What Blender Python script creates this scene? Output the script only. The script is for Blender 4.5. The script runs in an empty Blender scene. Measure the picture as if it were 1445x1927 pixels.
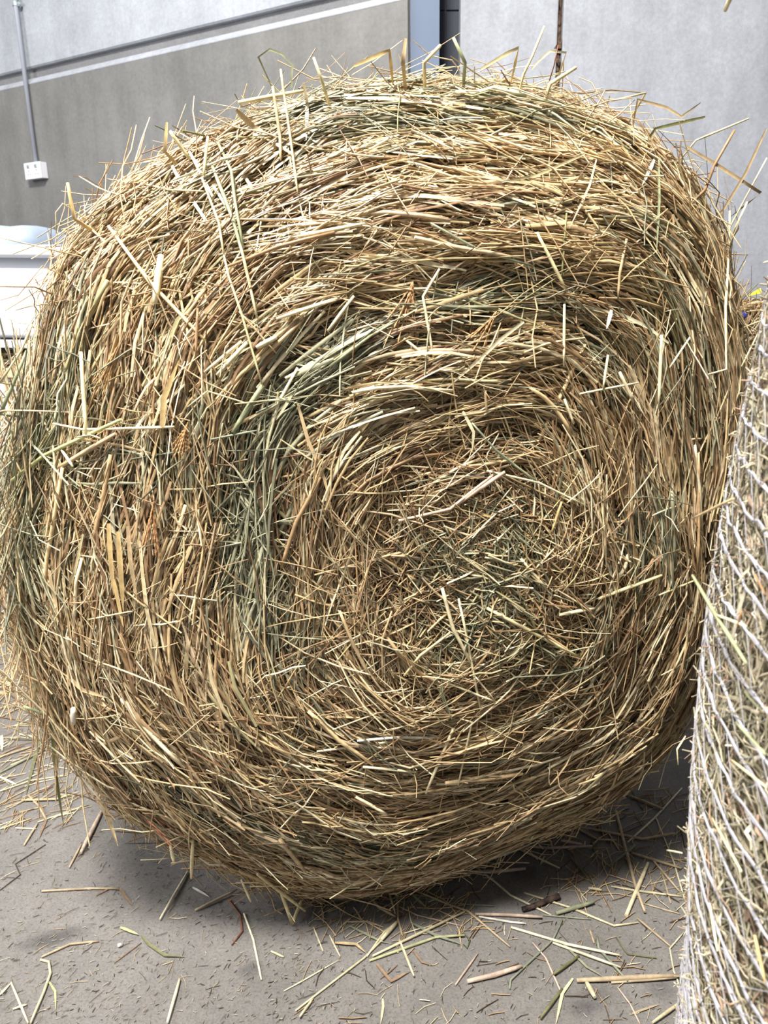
import bpy, math, random
import numpy as np
from mathutils import Vector, Matrix

scene = bpy.context.scene
rng = np.random.default_rng(7)
random.seed(7)

# ------------------------------------------------------------------ camera
IMG_W, IMG_H, F = 1445, 1927, 1448.0
CAM = np.array([0.0, 0.0, 1.2])
PITCH, ROLL = math.radians(16.2), math.radians(0.9)
fwd = np.array([0, math.cos(PITCH), -math.sin(PITCH)])
r0 = np.array([1.0, 0, 0]); u0 = np.array([0, math.sin(PITCH), math.cos(PITCH)])
right = r0 * math.cos(ROLL) - u0 * math.sin(ROLL)
upv = u0 * math.cos(ROLL) + r0 * math.sin(ROLL)
cam_data = bpy.data.cameras.new('camera')
cam = bpy.data.objects.new('camera', cam_data)
scene.collection.objects.link(cam)
cam_data.sensor_fit = 'VERTICAL'; cam_data.sensor_height = 36.0
cam_data.lens = F / IMG_H * 36.0
cam_data.clip_start = 0.02
M = Matrix.Identity(4)
for i in range(3):
    M[i][0], M[i][1], M[i][2], M[i][3] = right[i], upv[i], -fwd[i], CAM[i]
cam.matrix_world = M
cam_data.dof.use_dof = True
cam_data.dof.focus_distance = 1.3
cam_data.dof.aperture_fstop = 9.0
scene.camera = cam

# ------------------------------------------------------------------ world, light, exposure
world = bpy.data.worlds.new('world'); scene.world = world
world.use_nodes = True
bg = world.node_tree.nodes['Background']
bg.inputs[0].default_value = (0.86, 0.92, 1.0, 1); bg.inputs[1].default_value = 0.38

def area(name, loc, target, sx, sy, power, col):
    l = bpy.data.lights.new(name, 'AREA'); l.shape = 'RECTANGLE'; l.size = sx; l.size_y = sy
    l.energy = power; l.color = col
    o = bpy.data.objects.new(name, l); scene.collection.objects.link(o)
    o.location = loc
    o.rotation_euler = (Vector(target) - Vector(loc)).to_track_quat('-Z', 'Y').to_euler()
    return o
area('roof_skylight', (-1.0, -0.25, 5.0), (-0.1, 1.4, 0.6), 1.2, 0.9, 720, (1.0, 0.97, 0.92))
area('roof_skylight_rear', (-0.6, 3.1, 5.6), (-0.6, 3.3, 0.0), 2.4, 0.8, 45, (0.93, 0.96, 1.0))
area('open_doorway', (-4.6, 0.9, 2.9), (0.0, 1.4, 0.8), 2.2, 2.4, 210, (0.98, 0.98, 1.0))

scene.view_settings.view_transform = 'Standard'
scene.view_settings.look = 'None'
scene.view_settings.gamma = 1.0
scene.view_settings.use_curve_mapping = False
scene.view_settings.exposure = 0.0

# ------------------------------------------------------------------ helpers
C = scene.collection
def lin(r, g, b):
    f = lambda v: (v / 255 / 12.92) if v <= 10 else (((v / 255) + 0.055) / 1.055) ** 2.4
    return np.array([f(r), f(g), f(b)])
def ray(px, py):
    d = F * fwd + (px - IMG_W / 2) * right + (IMG_H / 2 - py) * upv
    return d / np.linalg.norm(d)
def on_plane(px, py, p0, n):
    d = ray(px, py)
    return CAM + d * (np.dot(np.asarray(p0) - CAM, n) / np.dot(d, n))
def on_floor(px, py, z=0.0):
    return on_plane(px, py, (0, 0, z), np.array([0, 0, 1.0]))
def tag(o, label=None, cat=None, group=None, kind=None):
    if label: o['label'] = label
    if cat: o['category'] = cat
    if group: o['group'] = group
    if kind: o['kind'] = kind
    return o
def empty(name, loc=(0, 0, 0), rz=0.0):
    o = bpy.data.objects.new(name, None); C.objects.link(o)
    o.location = [float(v) for v in loc]; o.rotation_euler = (0, 0, rz); o.empty_display_size = 0.05
    return o
def attach(o, parent):
    o.parent = parent
    o.matrix_parent_inverse = (Matrix.Translation(parent.location) @ parent.rotation_euler.to_matrix().to_4x4()).inverted()
    return o
def mesh_obj(name, verts, faces, mat, parent=None, smooth=False, local=False):
    me = bpy.data.meshes.new(name)
    me.from_pydata([tuple(map(float, v)) for v in verts], [], [tuple(map(int, f)) for f in faces])
    me.materials.append(mat)
    if smooth: me.polygons.foreach_set('use_smooth', [True] * len(me.polygons))
    me.update()
    o = bpy.data.objects.new(name, me); C.objects.link(o)
    if parent is not None:
        if local: o.parent = parent
        else: attach(o, parent)
    return o

class MB:
    def __init__(s): s.v = []; s.f = []
    def add(s, v, f):
        b = len(s.v); s.v += [tuple(map(float, p)) for p in v]; s.f += [tuple(i + b for i in q) for q in f]
    def box(s, x0, x1, y0, y1, z0, z1, ch=0.0):
        if ch <= 0:
            v = [(x, y, z) for z in (z0, z1) for y in (y0, y1) for x in (x0, x1)]
            s.add(v, [(0, 2, 3, 1), (4, 5, 7, 6), (0, 1, 5, 4), (2, 6, 7, 3), (0, 4, 6, 2), (1, 3, 7, 5)])
        else:
            import bmesh
            bm = bmesh.new(); bmesh.ops.create_cube(bm, size=1)
            for p in bm.verts:
                p.co = Vector(((x0 + x1) / 2 + p.co.x * (x1 - x0), (y0 + y1) / 2 + p.co.y * (y1 - y0), (z0 + z1) / 2 + p.co.z * (z1 - z0)))
            bmesh.ops.bevel(bm, geom=bm.edges[:], offset=ch, segments=2, profile=0.6, affect='EDGES')
            bm.verts.index_update()
            s.add([p.co[:] for p in bm.verts], [[p.index for p in q.verts] for q in bm.faces]); bm.free()
    def cyl(s, p0, p1, r0, r1=None, n=14, cap=True):
        r1 = r0 if r1 is None else r1
        p0 = Vector(p0); p1 = Vector(p1); a = (p1 - p0).normalized()
        b = a.orthogonal().normalized(); c = a.cross(b)
        v = [p0 + (b * math.cos(t) + c * math.sin(t)) * r0 for t in [2 * math.pi * i / n for i in range(n)]]
        v += [p1 + (b * math.cos(t) + c * math.sin(t)) * r1 for t in [2 * math.pi * i / n for i in range(n)]]
        f = [(i, (i + 1) % n, n + (i + 1) % n, n + i) for i in range(n)]
        if cap: f += [tuple(range(n - 1, -1, -1)), tuple(range(n, 2 * n))]
        s.add(v, f)
    def obj(s, name, mat, parent=None, local=False, smooth=False): return mesh_obj(name, s.v, s.f, mat, parent, smooth, local)

# ------------------------------------------------------------------ materials
def new_mat(name):
    m = bpy.data.materials.new(name); m.use_nodes = True
    nt = m.node_tree; b = nt.nodes['Principled BSDF']
    return m, nt, b
def plain(name, rgb, rough=0.5, spec=0.4, metal=0.0):
    m, nt, b = new_mat(name)
    b.inputs['Base Color'].default_value = (*lin(*rgb), 1); b.inputs['Roughness'].default_value = rough
    b.inputs['Specular IOR Level'].default_value = spec; b.inputs['Metallic'].default_value = metal
    n = nt.nodes.new('ShaderNodeTexNoise'); n.inputs['Scale'].default_value = 14; n.inputs['Detail'].default_value = 6
    tc = nt.nodes.new('ShaderNodeTexCoord'); nt.links.new(tc.outputs['Object'], n.inputs['Vector'])
    mr = nt.nodes.new('ShaderNodeMapRange'); mr.inputs[3].default_value = rough - 0.08; mr.inputs[4].default_value = min(1, rough + 0.1)
    nt.links.new(n.outputs['Fac'], mr.inputs[0]); nt.links.new(mr.outputs[0], b.inputs['Roughness'])
    return m
def concrete(name, a, bcol, streak=True, scale=1.0, spots=()):
    m, nt, b = new_mat(name); N = nt.nodes; L = nt.links
    tc = N.new('ShaderNodeTexCoord'); vec = tc.outputs['Object']
    def noise(sc, det, stretch=None, rough=0.6):
        n = N.new('ShaderNodeTexNoise'); n.inputs['Scale'].default_value = sc; n.inputs['Detail'].default_value = det
        n.inputs['Roughness'].default_value = rough
        if stretch:
            mp = N.new('ShaderNodeMapping'); mp.inputs['Scale'].default_value = stretch; L.new(vec, mp.inputs['Vector']); L.new(mp.outputs[0], n.inputs['Vector'])
        else: L.new(vec, n.inputs['Vector'])
        return n.outputs['Fac']
    def ramp(s, p0, p1, c0, c1):
        r = N.new('ShaderNodeValToRGB'); r.color_ramp.elements[0].position = p0; r.color_ramp.elements[1].position = p1
        r.color_ramp.elements[0].color = c0; r.color_ramp.elements[1].color = c1; L.new(s, r.inputs[0]); return r.outputs[0]
    def mul(x, y, fac=1.0):
        q = N.new('ShaderNodeMix'); q.data_type = 'RGBA'; q.blend_type = 'MULTIPLY'; q.inputs[0].default_value = fac
        L.new(x, q.inputs[6]); L.new(y, q.inputs[7]); return q.outputs[2]
    g = lambda v: (v, v, v, 1)
    col = ramp(noise(1.6 * scale, 8), 0.3, 0.7, (*lin(*a), 1), (*lin(*bcol), 1))
    col = mul(col, ramp(noise(60 * scale, 6, None, 0.75), 0.3, 0.62, g(0.80), g(1.0)))
    if not streak: col = mul(col, ramp(noise(220, 4, None, 0.8), 0.36, 0.52, g(0.62), g(1.0)))
    col = mul(col, ramp(noise(9 * scale, 8, None, 0.7), 0.35, 0.65, g(0.86), g(1.0)))
    if streak: col = mul(col, ramp(noise(3.0, 6, (3.0, 3.0, 0.35)), 0.3, 0.6, g(0.84), g(1.0)))
    for (sx, sy, rx, ry, ang, dark) in spots:
        mp = N.new('ShaderNodeMapping'); mp.vector_type = 'TEXTURE'
        mp.inputs['Location'].default_value = (sx, sy, 0); mp.inputs['Rotation'].default_value = (0, 0, ang); mp.inputs['Scale'].default_value = (rx, ry, 1)
        L.new(vec, mp.inputs['Vector'])
        nz = N.new('ShaderNodeTexNoise'); nz.inputs['Scale'].default_value = 25; nz.inputs['Detail'].default_value = 5; L.new(vec, nz.inputs['Vector'])
        ad = N.new('ShaderNodeVectorMath'); ad.operation = 'MULTIPLY_ADD'
        L.new(nz.outputs['Color'], ad.inputs[0]); ad.inputs[1].default_value = (0.5, 0.5, 0); L.new(mp.outputs[0], ad.inputs[2])
        sb = N.new('ShaderNodeVectorMath'); sb.operation = 'SUBTRACT'; L.new(ad.outputs[0], sb.inputs[0]); sb.inputs[1].default_value = (0.25, 0.25, 0)
        ln = N.new('ShaderNodeVectorMath'); ln.operation = 'LENGTH'; L.new(sb.outputs[0], ln.inputs[0])
        col = mul(col, ramp(ln.outputs['Value'], 0.35, 1.0, (dark, dark, dark * 1.03, 1), g(1.0)))
    L.new(col, b.inputs['Base Color'])
    b.inputs['Roughness'].default_value = 0.85; b.inputs['Specular IOR Level'].default_value = 0.25
    bp = N.new('ShaderNodeBump'); bp.inputs['Strength'].default_value = 0.12; bp.inputs['Distance'].default_value = 0.002
    L.new(noise(45 * scale, 8, None, 0.7), bp.inputs['Height']); L.new(bp.outputs[0], b.inputs['Normal'])
    return m
def straw_mat(name, rough=0.5, spec=0.35):
    m, nt, b = new_mat(name)
    a = nt.nodes.new('ShaderNodeAttribute'); a.attribute_name = 'Col'
    tc = nt.nodes.new('ShaderNodeTexCoord')
    n = nt.nodes.new('ShaderNodeTexNoise'); n.inputs['Scale'].default_value = 90; n.inputs['Detail'].default_value = 3
    nt.links.new(tc.outputs['Object'], n.inputs['Vector'])
    r = nt.nodes.new('ShaderNodeMapRange'); r.inputs[1].default_value = 0.3; r.inputs[2].default_value = 0.7
    r.inputs[3].default_value = 0.72; r.inputs[4].default_value = 1.12; nt.links.new(n.outputs['Fac'], r.inputs[0])
    mx = nt.nodes.new('ShaderNodeVectorMath'); mx.operation = 'SCALE'
    nt.links.new(a.outputs['Color'], mx.inputs[0]); nt.links.new(r.outputs[0], mx.inputs['Scale'])
    nt.links.new(mx.outputs[0], b.inputs['Base Color'])
    b.inputs['Roughness'].default_value = rough; b.inputs['Specular IOR Level'].default_value = spec
    return m
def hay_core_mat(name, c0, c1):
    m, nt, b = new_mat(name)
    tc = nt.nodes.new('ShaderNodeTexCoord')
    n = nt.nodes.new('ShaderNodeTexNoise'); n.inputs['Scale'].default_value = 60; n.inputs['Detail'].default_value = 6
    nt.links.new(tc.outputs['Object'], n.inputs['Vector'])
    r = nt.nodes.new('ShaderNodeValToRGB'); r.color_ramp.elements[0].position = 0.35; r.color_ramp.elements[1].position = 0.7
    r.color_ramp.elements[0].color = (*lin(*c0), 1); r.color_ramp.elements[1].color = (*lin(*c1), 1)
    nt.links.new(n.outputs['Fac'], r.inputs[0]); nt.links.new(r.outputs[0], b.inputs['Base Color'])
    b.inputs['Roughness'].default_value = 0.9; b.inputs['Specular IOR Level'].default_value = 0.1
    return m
MAT_STRAW = straw_mat('straw', 0.42, 0.5)
MAT_STRAW_DULL = straw_mat('straw_dull', 0.65, 0.2)
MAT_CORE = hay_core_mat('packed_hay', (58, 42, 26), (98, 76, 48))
MAT_CORE_PALE = hay_core_mat('packed_pale_hay', (98, 88, 68), (148, 136, 108))

# ------------------------------------------------------------------ strand meshes (numpy)
PAL_TAN = np.array([lin(198, 171, 128), lin(212, 186, 140), lin(238, 224, 186), lin(178, 147, 108), lin(152, 121, 88), lin(206, 182, 147), lin(226, 206, 162), lin(134, 104, 76)])
W_TAN = np.array([0.19, 0.17, 0.13, 0.16, 0.11, 0.10, 0.07, 0.07])
PAL_GREEN = np.array([lin(156, 154, 126), lin(136, 134, 108), lin(184, 181, 150), lin(208, 204, 170), lin(166, 158, 116), lin(112, 111, 90)])
W_GREEN = np.array([0.25, 0.22, 0.18, 0.12, 0.13, 0.10])
PAL_PALE = np.array([lin(184, 172, 146), lin(166, 157, 130), lin(208, 198, 174), lin(146, 139, 114), lin(168, 140, 118), lin(128, 122, 98)])
W_PALE = np.array([0.24, 0.2, 0.16, 0.16, 0.12, 0.12])

def strand_arrays(pts, nrm, rad, sides, closed, flat=1.0, taper=0.75):
    """pts (N,K,3) centre lines, nrm (N,3) reference normals, rad (N,) half widths"""
    N, K, _ = pts.shape
    T = np.empty_like(pts)
    T[:, 1:-1] = pts[:, 2:] - pts[:, :-2]; T[:, 0] = pts[:, 1] - pts[:, 0]; T[:, -1] = pts[:, -1] - pts[:, -2]
    T /= np.linalg.norm(T, axis=2, keepdims=True) + 1e-9
    B = np.cross(T, nrm[:, None, :]); B /= np.linalg.norm(B, axis=2, keepdims=True) + 1e-9
    Nn = np.cross(B, T)
    if closed: ph = np.arange(sides) * 2 * np.pi / sides + np.pi / 2
    else: ph = np.linspace(0, np.pi, sides)
    prof = np.ones(K); prof[0] = prof[-1] = taper
    r = rad[:, None] * prof[None, :]
    v = pts[:, :, None, :] + r[:, :, None, None] * (np.cos(ph)[None, None, :, None] * B[:, :, None, :] + flat * np.sin(ph)[None, None, :, None] * Nn[:, :, None, :])
    idx = np.arange(N * K * sides).reshape(N, K, sides)
    if closed:
        nx = np.roll(idx, -1, axis=2)
        q = np.stack([idx[:, :-1], nx[:, :-1], nx[:, 1:], idx[:, 1:]], axis=-1)
    else:
        q = np.stack([idx[:, :-1, :-1], idx[:, :-1, 1:], idx[:, 1:, 1:], idx[:, 1:, :-1]], axis=-1)
    return v.reshape(-1, 3), q.reshape(-1, 4), K * sides
def strand_mesh(name, groups, mat, parent=None):
    V = []; Q = []; CL = []; base = 0
    for (pts, nrm, rad, col, sides, closed, flat) in groups:
        v, q, per = strand_arrays(pts, nrm, rad, sides, closed, flat)
        V.append(v); Q.append(q + base); base += len(v)
        K = pts.shape[1]
        sh = rng.uniform(0.88, 1.1, (len(pts), K, 1))
        c = np.repeat((col[:, None, :] * sh)[:, :, None, :], sides, axis=2)
        CL.append(c.reshape(-1, 3))
    V = np.concatenate(V); Q = np.concatenate(Q); CL = np.concatenate(CL)
    me = bpy.data.meshes.new(name)
    me.vertices.add(len(V)); me.vertices.foreach_set('co', V.astype(np.float32).ravel())
    me.loops.add(Q.size); me.loops.foreach_set('vertex_index', Q.astype(np.int32).ravel())
    me.polygons.add(len(Q)); me.polygons.foreach_set('loop_start', np.arange(0, Q.size, 4, dtype=np.int32))
    me.polygons.foreach_set('use_smooth', np.ones(len(Q), dtype=bool))
    me.update(calc_edges=True)
    at = me.color_attributes.new('Col', 'FLOAT_COLOR', 'POINT')
    at.data.foreach_set('color', np.concatenate([CL, np.ones((len(CL), 1))], axis=1).astype(np.float32).ravel())
    me.materials.append(mat)
    o = bpy.data.objects.new(name, me); C.objects.link(o)
    if parent is not None: attach(o, parent)
    return o
def single_straw(name, pts, rad, col, mat, parent=None, kind='stalk', nrm=(0, 0, 1)):
    """one straw: stalk = closed tube with capped cut ends and a node ring, blade = V-folded leaf with a pointed tip"""
    pts = np.asarray(pts, float)
    K = 7 if len(pts) > 2 else 5
    seg = np.linalg.norm(np.diff(pts, axis=0), axis=1); s = np.concatenate([[0], np.cumsum(seg)]); s /= s[-1]
    t = np.linspace(0, 1, K)
    if len(pts) > 2:
        for q in s[1:-1]: t[np.argmin(abs(t[1:-1] - q)) + 1] = q
    P = np.stack([np.interp(t, s, pts[:, i]) for i in range(3)], axis=1)
    nrm = np.asarray(nrm, float)
    T = np.gradient(P, axis=0); T /= np.linalg.norm(T, axis=1, keepdims=True) + 1e-9
    B = np.cross(T, nrm); B /= np.linalg.norm(B, axis=1, keepdims=True) + 1e-9
    Nn = np.cross(B, T)
    V = []; Fc = []; cols = []
    jit = rng.uniform(0.9, 1.08, K)
    if kind == 'stalk':
        S = 6
        pr = np.ones(K); pr[0] = 0.85; pr[-1] = 0.7
        node = K // 2; pr[node] = 1.12
        for k in range(K):
            for i in range(S):
                a = 2 * math.pi * i / S
                V.append(P[k] + rad * pr[k] * (math.cos(a) * B[k] + math.sin(a) * Nn[k])); cols.append(col * jit[k] * (0.85 if k == node else 1))
        for k in range(K - 1):
            for i in range(S):
                j = (i + 1) % S; Fc.append((k * S + i, k * S + j, (k + 1) * S + j, (k + 1) * S + i))
        Fc.append(tuple(range(S - 1, -1, -1))); Fc.append(tuple(range((K - 1) * S, K * S)))
    else:
        pr = np.interp(np.linspace(0, 1, K), [0, 0.25, 0.7, 1], [0.6, 1.0, 0.85, 0.12])
        for k in range(K):
            for (x, z) in ((-1, 0.25), (0, 0), (1, 0.25)):
                V.append(P[k] + rad * pr[k] * (x * B[k] + z * Nn[k])); cols.append(col * jit[k] * (0.9 if x == 0 else 1))
        for k in range(K - 1):
            for i in range(2): Fc.append((k * 3 + i, k * 3 + i + 1, (k + 1) * 3 + i + 1, (k + 1) * 3 + i))
    me = bpy.data.meshes.new(name)
    me.from_pydata([tuple(v) for v in V], [], Fc)
    me.polygons.foreach_set('use_smooth', [len(p.vertices) == 4 for p in me.polygons])
    at = me.color_attributes.new('Col', 'FLOAT_COLOR', 'POINT')
    at.data.foreach_set('color', np.concatenate([np.array(cols), np.ones((len(cols), 1))], axis=1).astype(np.float32).ravel())
    me.materials.append(mat); me.update()
    o = bpy.data.objects.new(name, me); C.objects.link(o)
    if parent is not None: attach(o, parent)
    return o

# ================================================================== SETTING
P_oil = on_floor(105, 1765)
spots = [(*on_floor(102, 1765)[:2], 0.075, 0.03, 0.35, 0.52), (*on_floor(470, 1825)[:2], 0.028, 0.022, 0.2, 0.66),
         (*on_floor(985, 1645)[:2], 0.05, 0.035, 0.3, 0.6), (*on_floor(1115, 1875)[:2], 0.06, 0.03, 0.4, 0.72),
         (*on_floor(1240, 1860)[:2], 0.035, 0.03, 0.4, 0.72), (*on_floor(1100, 1900)[:2], 0.04, 0.02, 0.2, 0.72)]
MAT_FLOOR = concrete('floor_concrete', (106, 102, 98), (127, 123, 119), streak=False, scale=1.3, spots=spots)
MAT_UP = concrete('pale_precast', (160, 163, 170), (178, 181, 188), scale=0.9)
MAT_LOW = concrete('grey_precast', (112, 111, 109), (132, 131, 129), scale=0.9)
MAT_GROOVE = concrete('joint_concrete', (120, 120, 122), (140, 140, 142), streak=False)
MAT_STEEL = plain('blue_grey_paint', (98, 110, 130), 0.6, 0.3)
MAT_DARKBLOCK = plain('dark_block', (58, 62, 70), 0.75, 0.25)
MAT_MORTAR = plain('dark_mortar', (92, 92, 94), 0.9, 0.2)
MAT_FOAM = hay_core_mat('rough_foam', (44, 36, 30), (140, 112, 92))
MAT_CONDUIT = plain('grey_conduit', (158, 162, 172), 0.4, 0.5)
MAT_GALV = plain('galvanised', (176, 186, 188), 0.35, 0.5, 0.6)
MAT_WHITE = plain('white_plastic', (218, 219, 224), 0.4, 0.5)
MAT_SLOT = plain('dark_slot', (40, 40, 44), 0.7)
MAT_TUB = plain('white_tub', (206, 208, 214), 0.45, 0.45)
MAT_TUB_LOW = plain('white_tub_grey', (196, 200, 210), 0.5, 0.4)
MAT_RUBBER = plain('black_seam', (28, 28, 30), 0.7)
MAT_SACK = plain('blue_grey_sack', (150, 162, 178), 0.6, 0.3)
MAT_PRINT = plain('sack_print', (70, 88, 100), 0.7)
MAT_TIMBER = plain('pale_timber', (206, 178, 142), 0.7, 0.2)

floor = MB(); floor.box(-5, 5, -3, 7, -0.12, 0.0)
tag(floor.obj('floor', MAT_FLOOR), kind='structure')

# left wall: precast panels, receding to the left
WD = np.array([0.860, -0.511, 0]); WN = np.array([-0.511, -0.860, 0])
W0 = on_plane(72, 322, (-2.065, 4.98, 0), WN)
wend = on_plane(767, 40, W0, WN)
zg0 = on_plane(0, 158, W0, WN)[2] ; zg1 = on_plane(600, 22, W0, WN)[2]
ZG = (zg0 + zg1) / 2           # height of the top of the lower panel
wl = empty('wall_left', (wend[0], wend[1], 0), math.atan2(-WD[1], -WD[0])); tag(wl, kind='structure')
# local frame: +x runs along the wall to the left, y is in/out of the wall
def wall_local(p):
    d = np.asarray(p) - wend
    return float(np.dot(d, -WD)), float(np.dot(d, -WN)), float(p[2])
sgn = 1.0 if np.dot(np.array([WD[1], -WD[0], 0]), -WN) > 0 else -1.0   # local +y direction vs. "into the wall"
def yb(a, b):
    return (min(sgn * a, sgn * b), max(sgn * a, sgn * b))
m = MB(); ch = 0.028; y_in, y_out = 0.15, 0.0
Lw = 6.5
def extr(profile, name, mat, x0=0.0, x1=Lw):
    n = len(profile); v = [(x, sgn * y, z) for x in (x0, x1) for (y, z) in profile]
    f = [(i, (i + 1) % n, n + (i + 1) % n, n + i) for i in range(n)] + [tuple(range(n - 1, -1, -1)), tuple(range(n, 2 * n))]
    o = mesh_obj(name, v, f, mat, wl, local=True)
    return tag(o, kind='structure') and o
extr([(0.15, 0), (0, 0), (0, ZG - ch), (ch, ZG), (0.15, ZG)], 'lower_panel', MAT_LOW)
extr([(0.15, ZG + 0.055), (0.026, ZG + 0.055), (0.018, ZG + 0.063), (0.018, ZG + 2.4), (0.15, ZG + 2.4)], 'upper_panel', MAT_UP)
extr([(-0.001, ZG - ch - 0.004), (-0.002, ZG - ch), (ch, ZG + 0.003), (ch + 0.02, ZG + 0.003), (ch + 0.02, ZG)], 'chamfer_lit_strip', MAT_UP)  # paler strip over the grey chamfer: light it catches put into its colour
extr([(0.14, ZG - 0.02), (0.05, ZG - 0.02), (0.05, ZG + 0.08), (0.14, ZG + 0.08)], 'joint_filler', MAT_GROOVE)

# steel column at the end of the left wall
YC = wend[1] + 0.02
pl = lambda px, py, y: on_plane(px, py, (0, y, 0), np.array([0, 1.0, 0]))
xa = pl(766, 60, YC)[0]; xb = pl(827, 60, YC)[0]
col = empty('steel_column', ((xa + xb) / 2, YC, 0))
tag(col, 'blue-grey painted steel column standing where the two concrete walls meet', 'column')
m = MB(); m.box(xa, xb, YC, YC + 0.012, 0.012, 4.2, 0.002); m.obj('front_flange', MAT_STEEL, col)
m = MB(); m.box((xa + xb) / 2 - 0.005, (xa + xb) / 2 + 0.005, YC + 0.012, YC + 0.19, 0.012, 4.2); m.obj('web', MAT_STEEL, col)
m = MB(); m.box(xa, xb, YC + 0.19, YC + 0.202, 0.012, 4.2); m.obj('back_flange', MAT_STEEL, col)
m = MB(); m.box(xa - 0.01, xb + 0.01, YC - 0.02, YC + 0.22, 0, 0.012); m.obj('base_plate', MAT_STEEL, col)

# right wall of pale panels, dark blocks in the recess beside the column
YR = YC + 0.10
xr = pl(866, 60, YR)[0]; xj0 = pl(1050, 40, YR)[0]; xj1 = pl(1060, 40, YR)[0]
wr = empty('wall_right', (xr, YR, 0)); tag(wr, kind='structure')
m = MB(); m.box(xr, xj0, YR, YR + 0.15, 0, 4.2, 0.006); tag(m.obj('wall_panel', MAT_UP, wr), kind='structure')
m = MB(); m.box(xj1, xj1 + 3.2, YR, YR + 0.15, 0, 4.2, 0.006); tag(m.obj('wall_panel', MAT_UP, wr), kind='structure')
# ragged foam filler in the joint
v = []; f = []; nz = 60
for k in range(nz + 1):
    z = 0.2 + 3.6 * k / nz
    w = 0.5 + 0.5 * math.sin(k * 1.7) * 0.5 + random.uniform(-0.25, 0.25)
    d = 0.018 + random.uniform(-0.008, 0.012)
    v += [(xj0 - 0.006, YR + d + 0.02, z), (xj0 + (xj1 - xj0) * 0.3 * w, YR + d - 0.006, z), (xj0 + (xj1 - xj0) * 0.75, YR + d, z), (xj1 + 0.006, YR + d + 0.02, z)]
    if k:
        for i in range(3): a = (k - 1) * 4 + i; f.append((a, a + 1, a + 5, a + 4))
mesh_obj('joint_filler', v, f, MAT_FOAM, wr, True)
for (pa, pb, pc) in (((1042, 91), (1056, 91), (1056, 72)), ((1044, 110), (1054, 108), (1052, 124))):
    q = [pl(*p, YR - 0.002) for p in (pa, pb, pc)]
    v = list(q) + [p + np.array([0, 0.02, 0]) for p in q]
    mesh_obj('joint_filler', v, [(0, 1, 2), (5, 4, 3), (0, 3, 4, 1), (1, 4, 5, 2), (2, 5, 3, 0)], MAT_FOAM, wr)
YD = YC + 0.17
wd = empty('trim_1', (xr - 0.05, YD, 0)); tag(wd, kind='structure')
m = MB(); m.box(xb - 0.06, xr + 0.03, YD + 0.012, YD + 0.11, 0, 4.2); tag(m.obj('mortar', MAT_MORTAR, wd), kind='structure')
xm = pl(838, 60, YD)[0]; zj = pl(850, 20, YD)[2]
for k in range(-6, 10):
    for (a, b) in ((xb - 0.05, xm - 0.003), (xm + 0.003, xr + 0.02)):
        z0 = zj + k * 0.30 + 0.003
        if z0 < 0 or z0 > 3.9: continue
        m = MB(); m.box(a, b, YD, YD + 0.02, z0, z0 + 0.294, 0.002); m.obj('block', MAT_DARKBLOCK, wd)

# conduit, saddle clamp and double socket on the left wall
cx, _, _ = wall_local(on_plane(72, 300, W0, WN)); sz1 = on_plane(70, 308, W0, WN)[2]
cond = empty('conduit', (0, 0, 0)); 
p_bot = wend - WD * cx; cond.location = (p_bot[0], p_bot[1], sz1)
tag(cond, 'grey conduit pipe running down the concrete wall to the white socket', 'pipe')
off = WN * 0.016
m = MB(); m.cyl(tuple(np.array([p_bot[0], p_bot[1], sz1]) + off), tuple(np.array([p_bot[0], p_bot[1], 4.0]) + off), 0.0125, n=18)
m.obj('pipe', MAT_CONDUIT, cond, smooth=True)
zc = on_plane(36, 9, W0, WN)[2]
sad = MB()
pc = np.array([p_bot[0], p_bot[1], zc]) + off
sad.cyl(tuple(pc - np.array([0, 0, 0.009])), tuple(pc + np.array([0, 0, 0.009])), 0.0155, n=18)
for s in (-1, 1):
    q = pc + WD * s * 0.024 - WN * 0.006
    sad.cyl(tuple(q - WN * 0.007), tuple(q + WN * 0.004), 0.011, n=10); sad.cyl(tuple(q), tuple(q + WN * 0.009), 0.005, n=6)
sad.obj('saddle_clamp', MAT_GALV, cond)
sa = on_plane(55, 311, W0, WN); sb = on_plane(58, 338, W0, WN)
sw, shh, sdp = 0.146, 0.088, 0.048
soc = empty('wall_socket', tuple(wend - WD * cx + np.array([0, 0, sz1 - shh - wend[2]])), math.atan2(WD[1], WD[0]))
soc.location.z = sz1 - shh
tag(soc, 'white double wall socket at the foot of the conduit', 'socket')
# local: +x along the wall to the right, -y out of the wall
m = MB(); m.box(-sw / 2, sw / 2, -sdp + 0.011, -0.0005, 0, shh, 0.003); m.obj('back_box', MAT_WHITE, soc, local=True)
m = MB(); m.box(-sw / 2 - 0.001, sw / 2 + 0.001, -sdp, -sdp + 0.010, -0.001, shh + 0.001, 0.003); fp = m.obj('face_plate', MAT_WHITE, soc, local=True)
for s in (-1, 1):
    m = MB(); m.box(s * 0.034 - 0.011, s * 0.034 + 0.011, -sdp - 0.004, -sdp, 0.058, 0.076, 0.002); m.obj('switch', MAT_GALV, fp, local=True)
    for (dx, dz, w, h) in ((0, 0.044, 0.004, 0.009), (-0.011, 0.024, 0.007, 0.004), (0.011, 0.024, 0.007, 0.004)):
        m = MB(); m.box(s * 0.034 + dx - w / 2, s * 0.034 + dx + w / 2, -sdp - 0.0006, -sdp + 0.002, dz - h / 2, dz + h / 2); m.obj('pin_slot', MAT_SLOT, fp, local=True)

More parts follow.
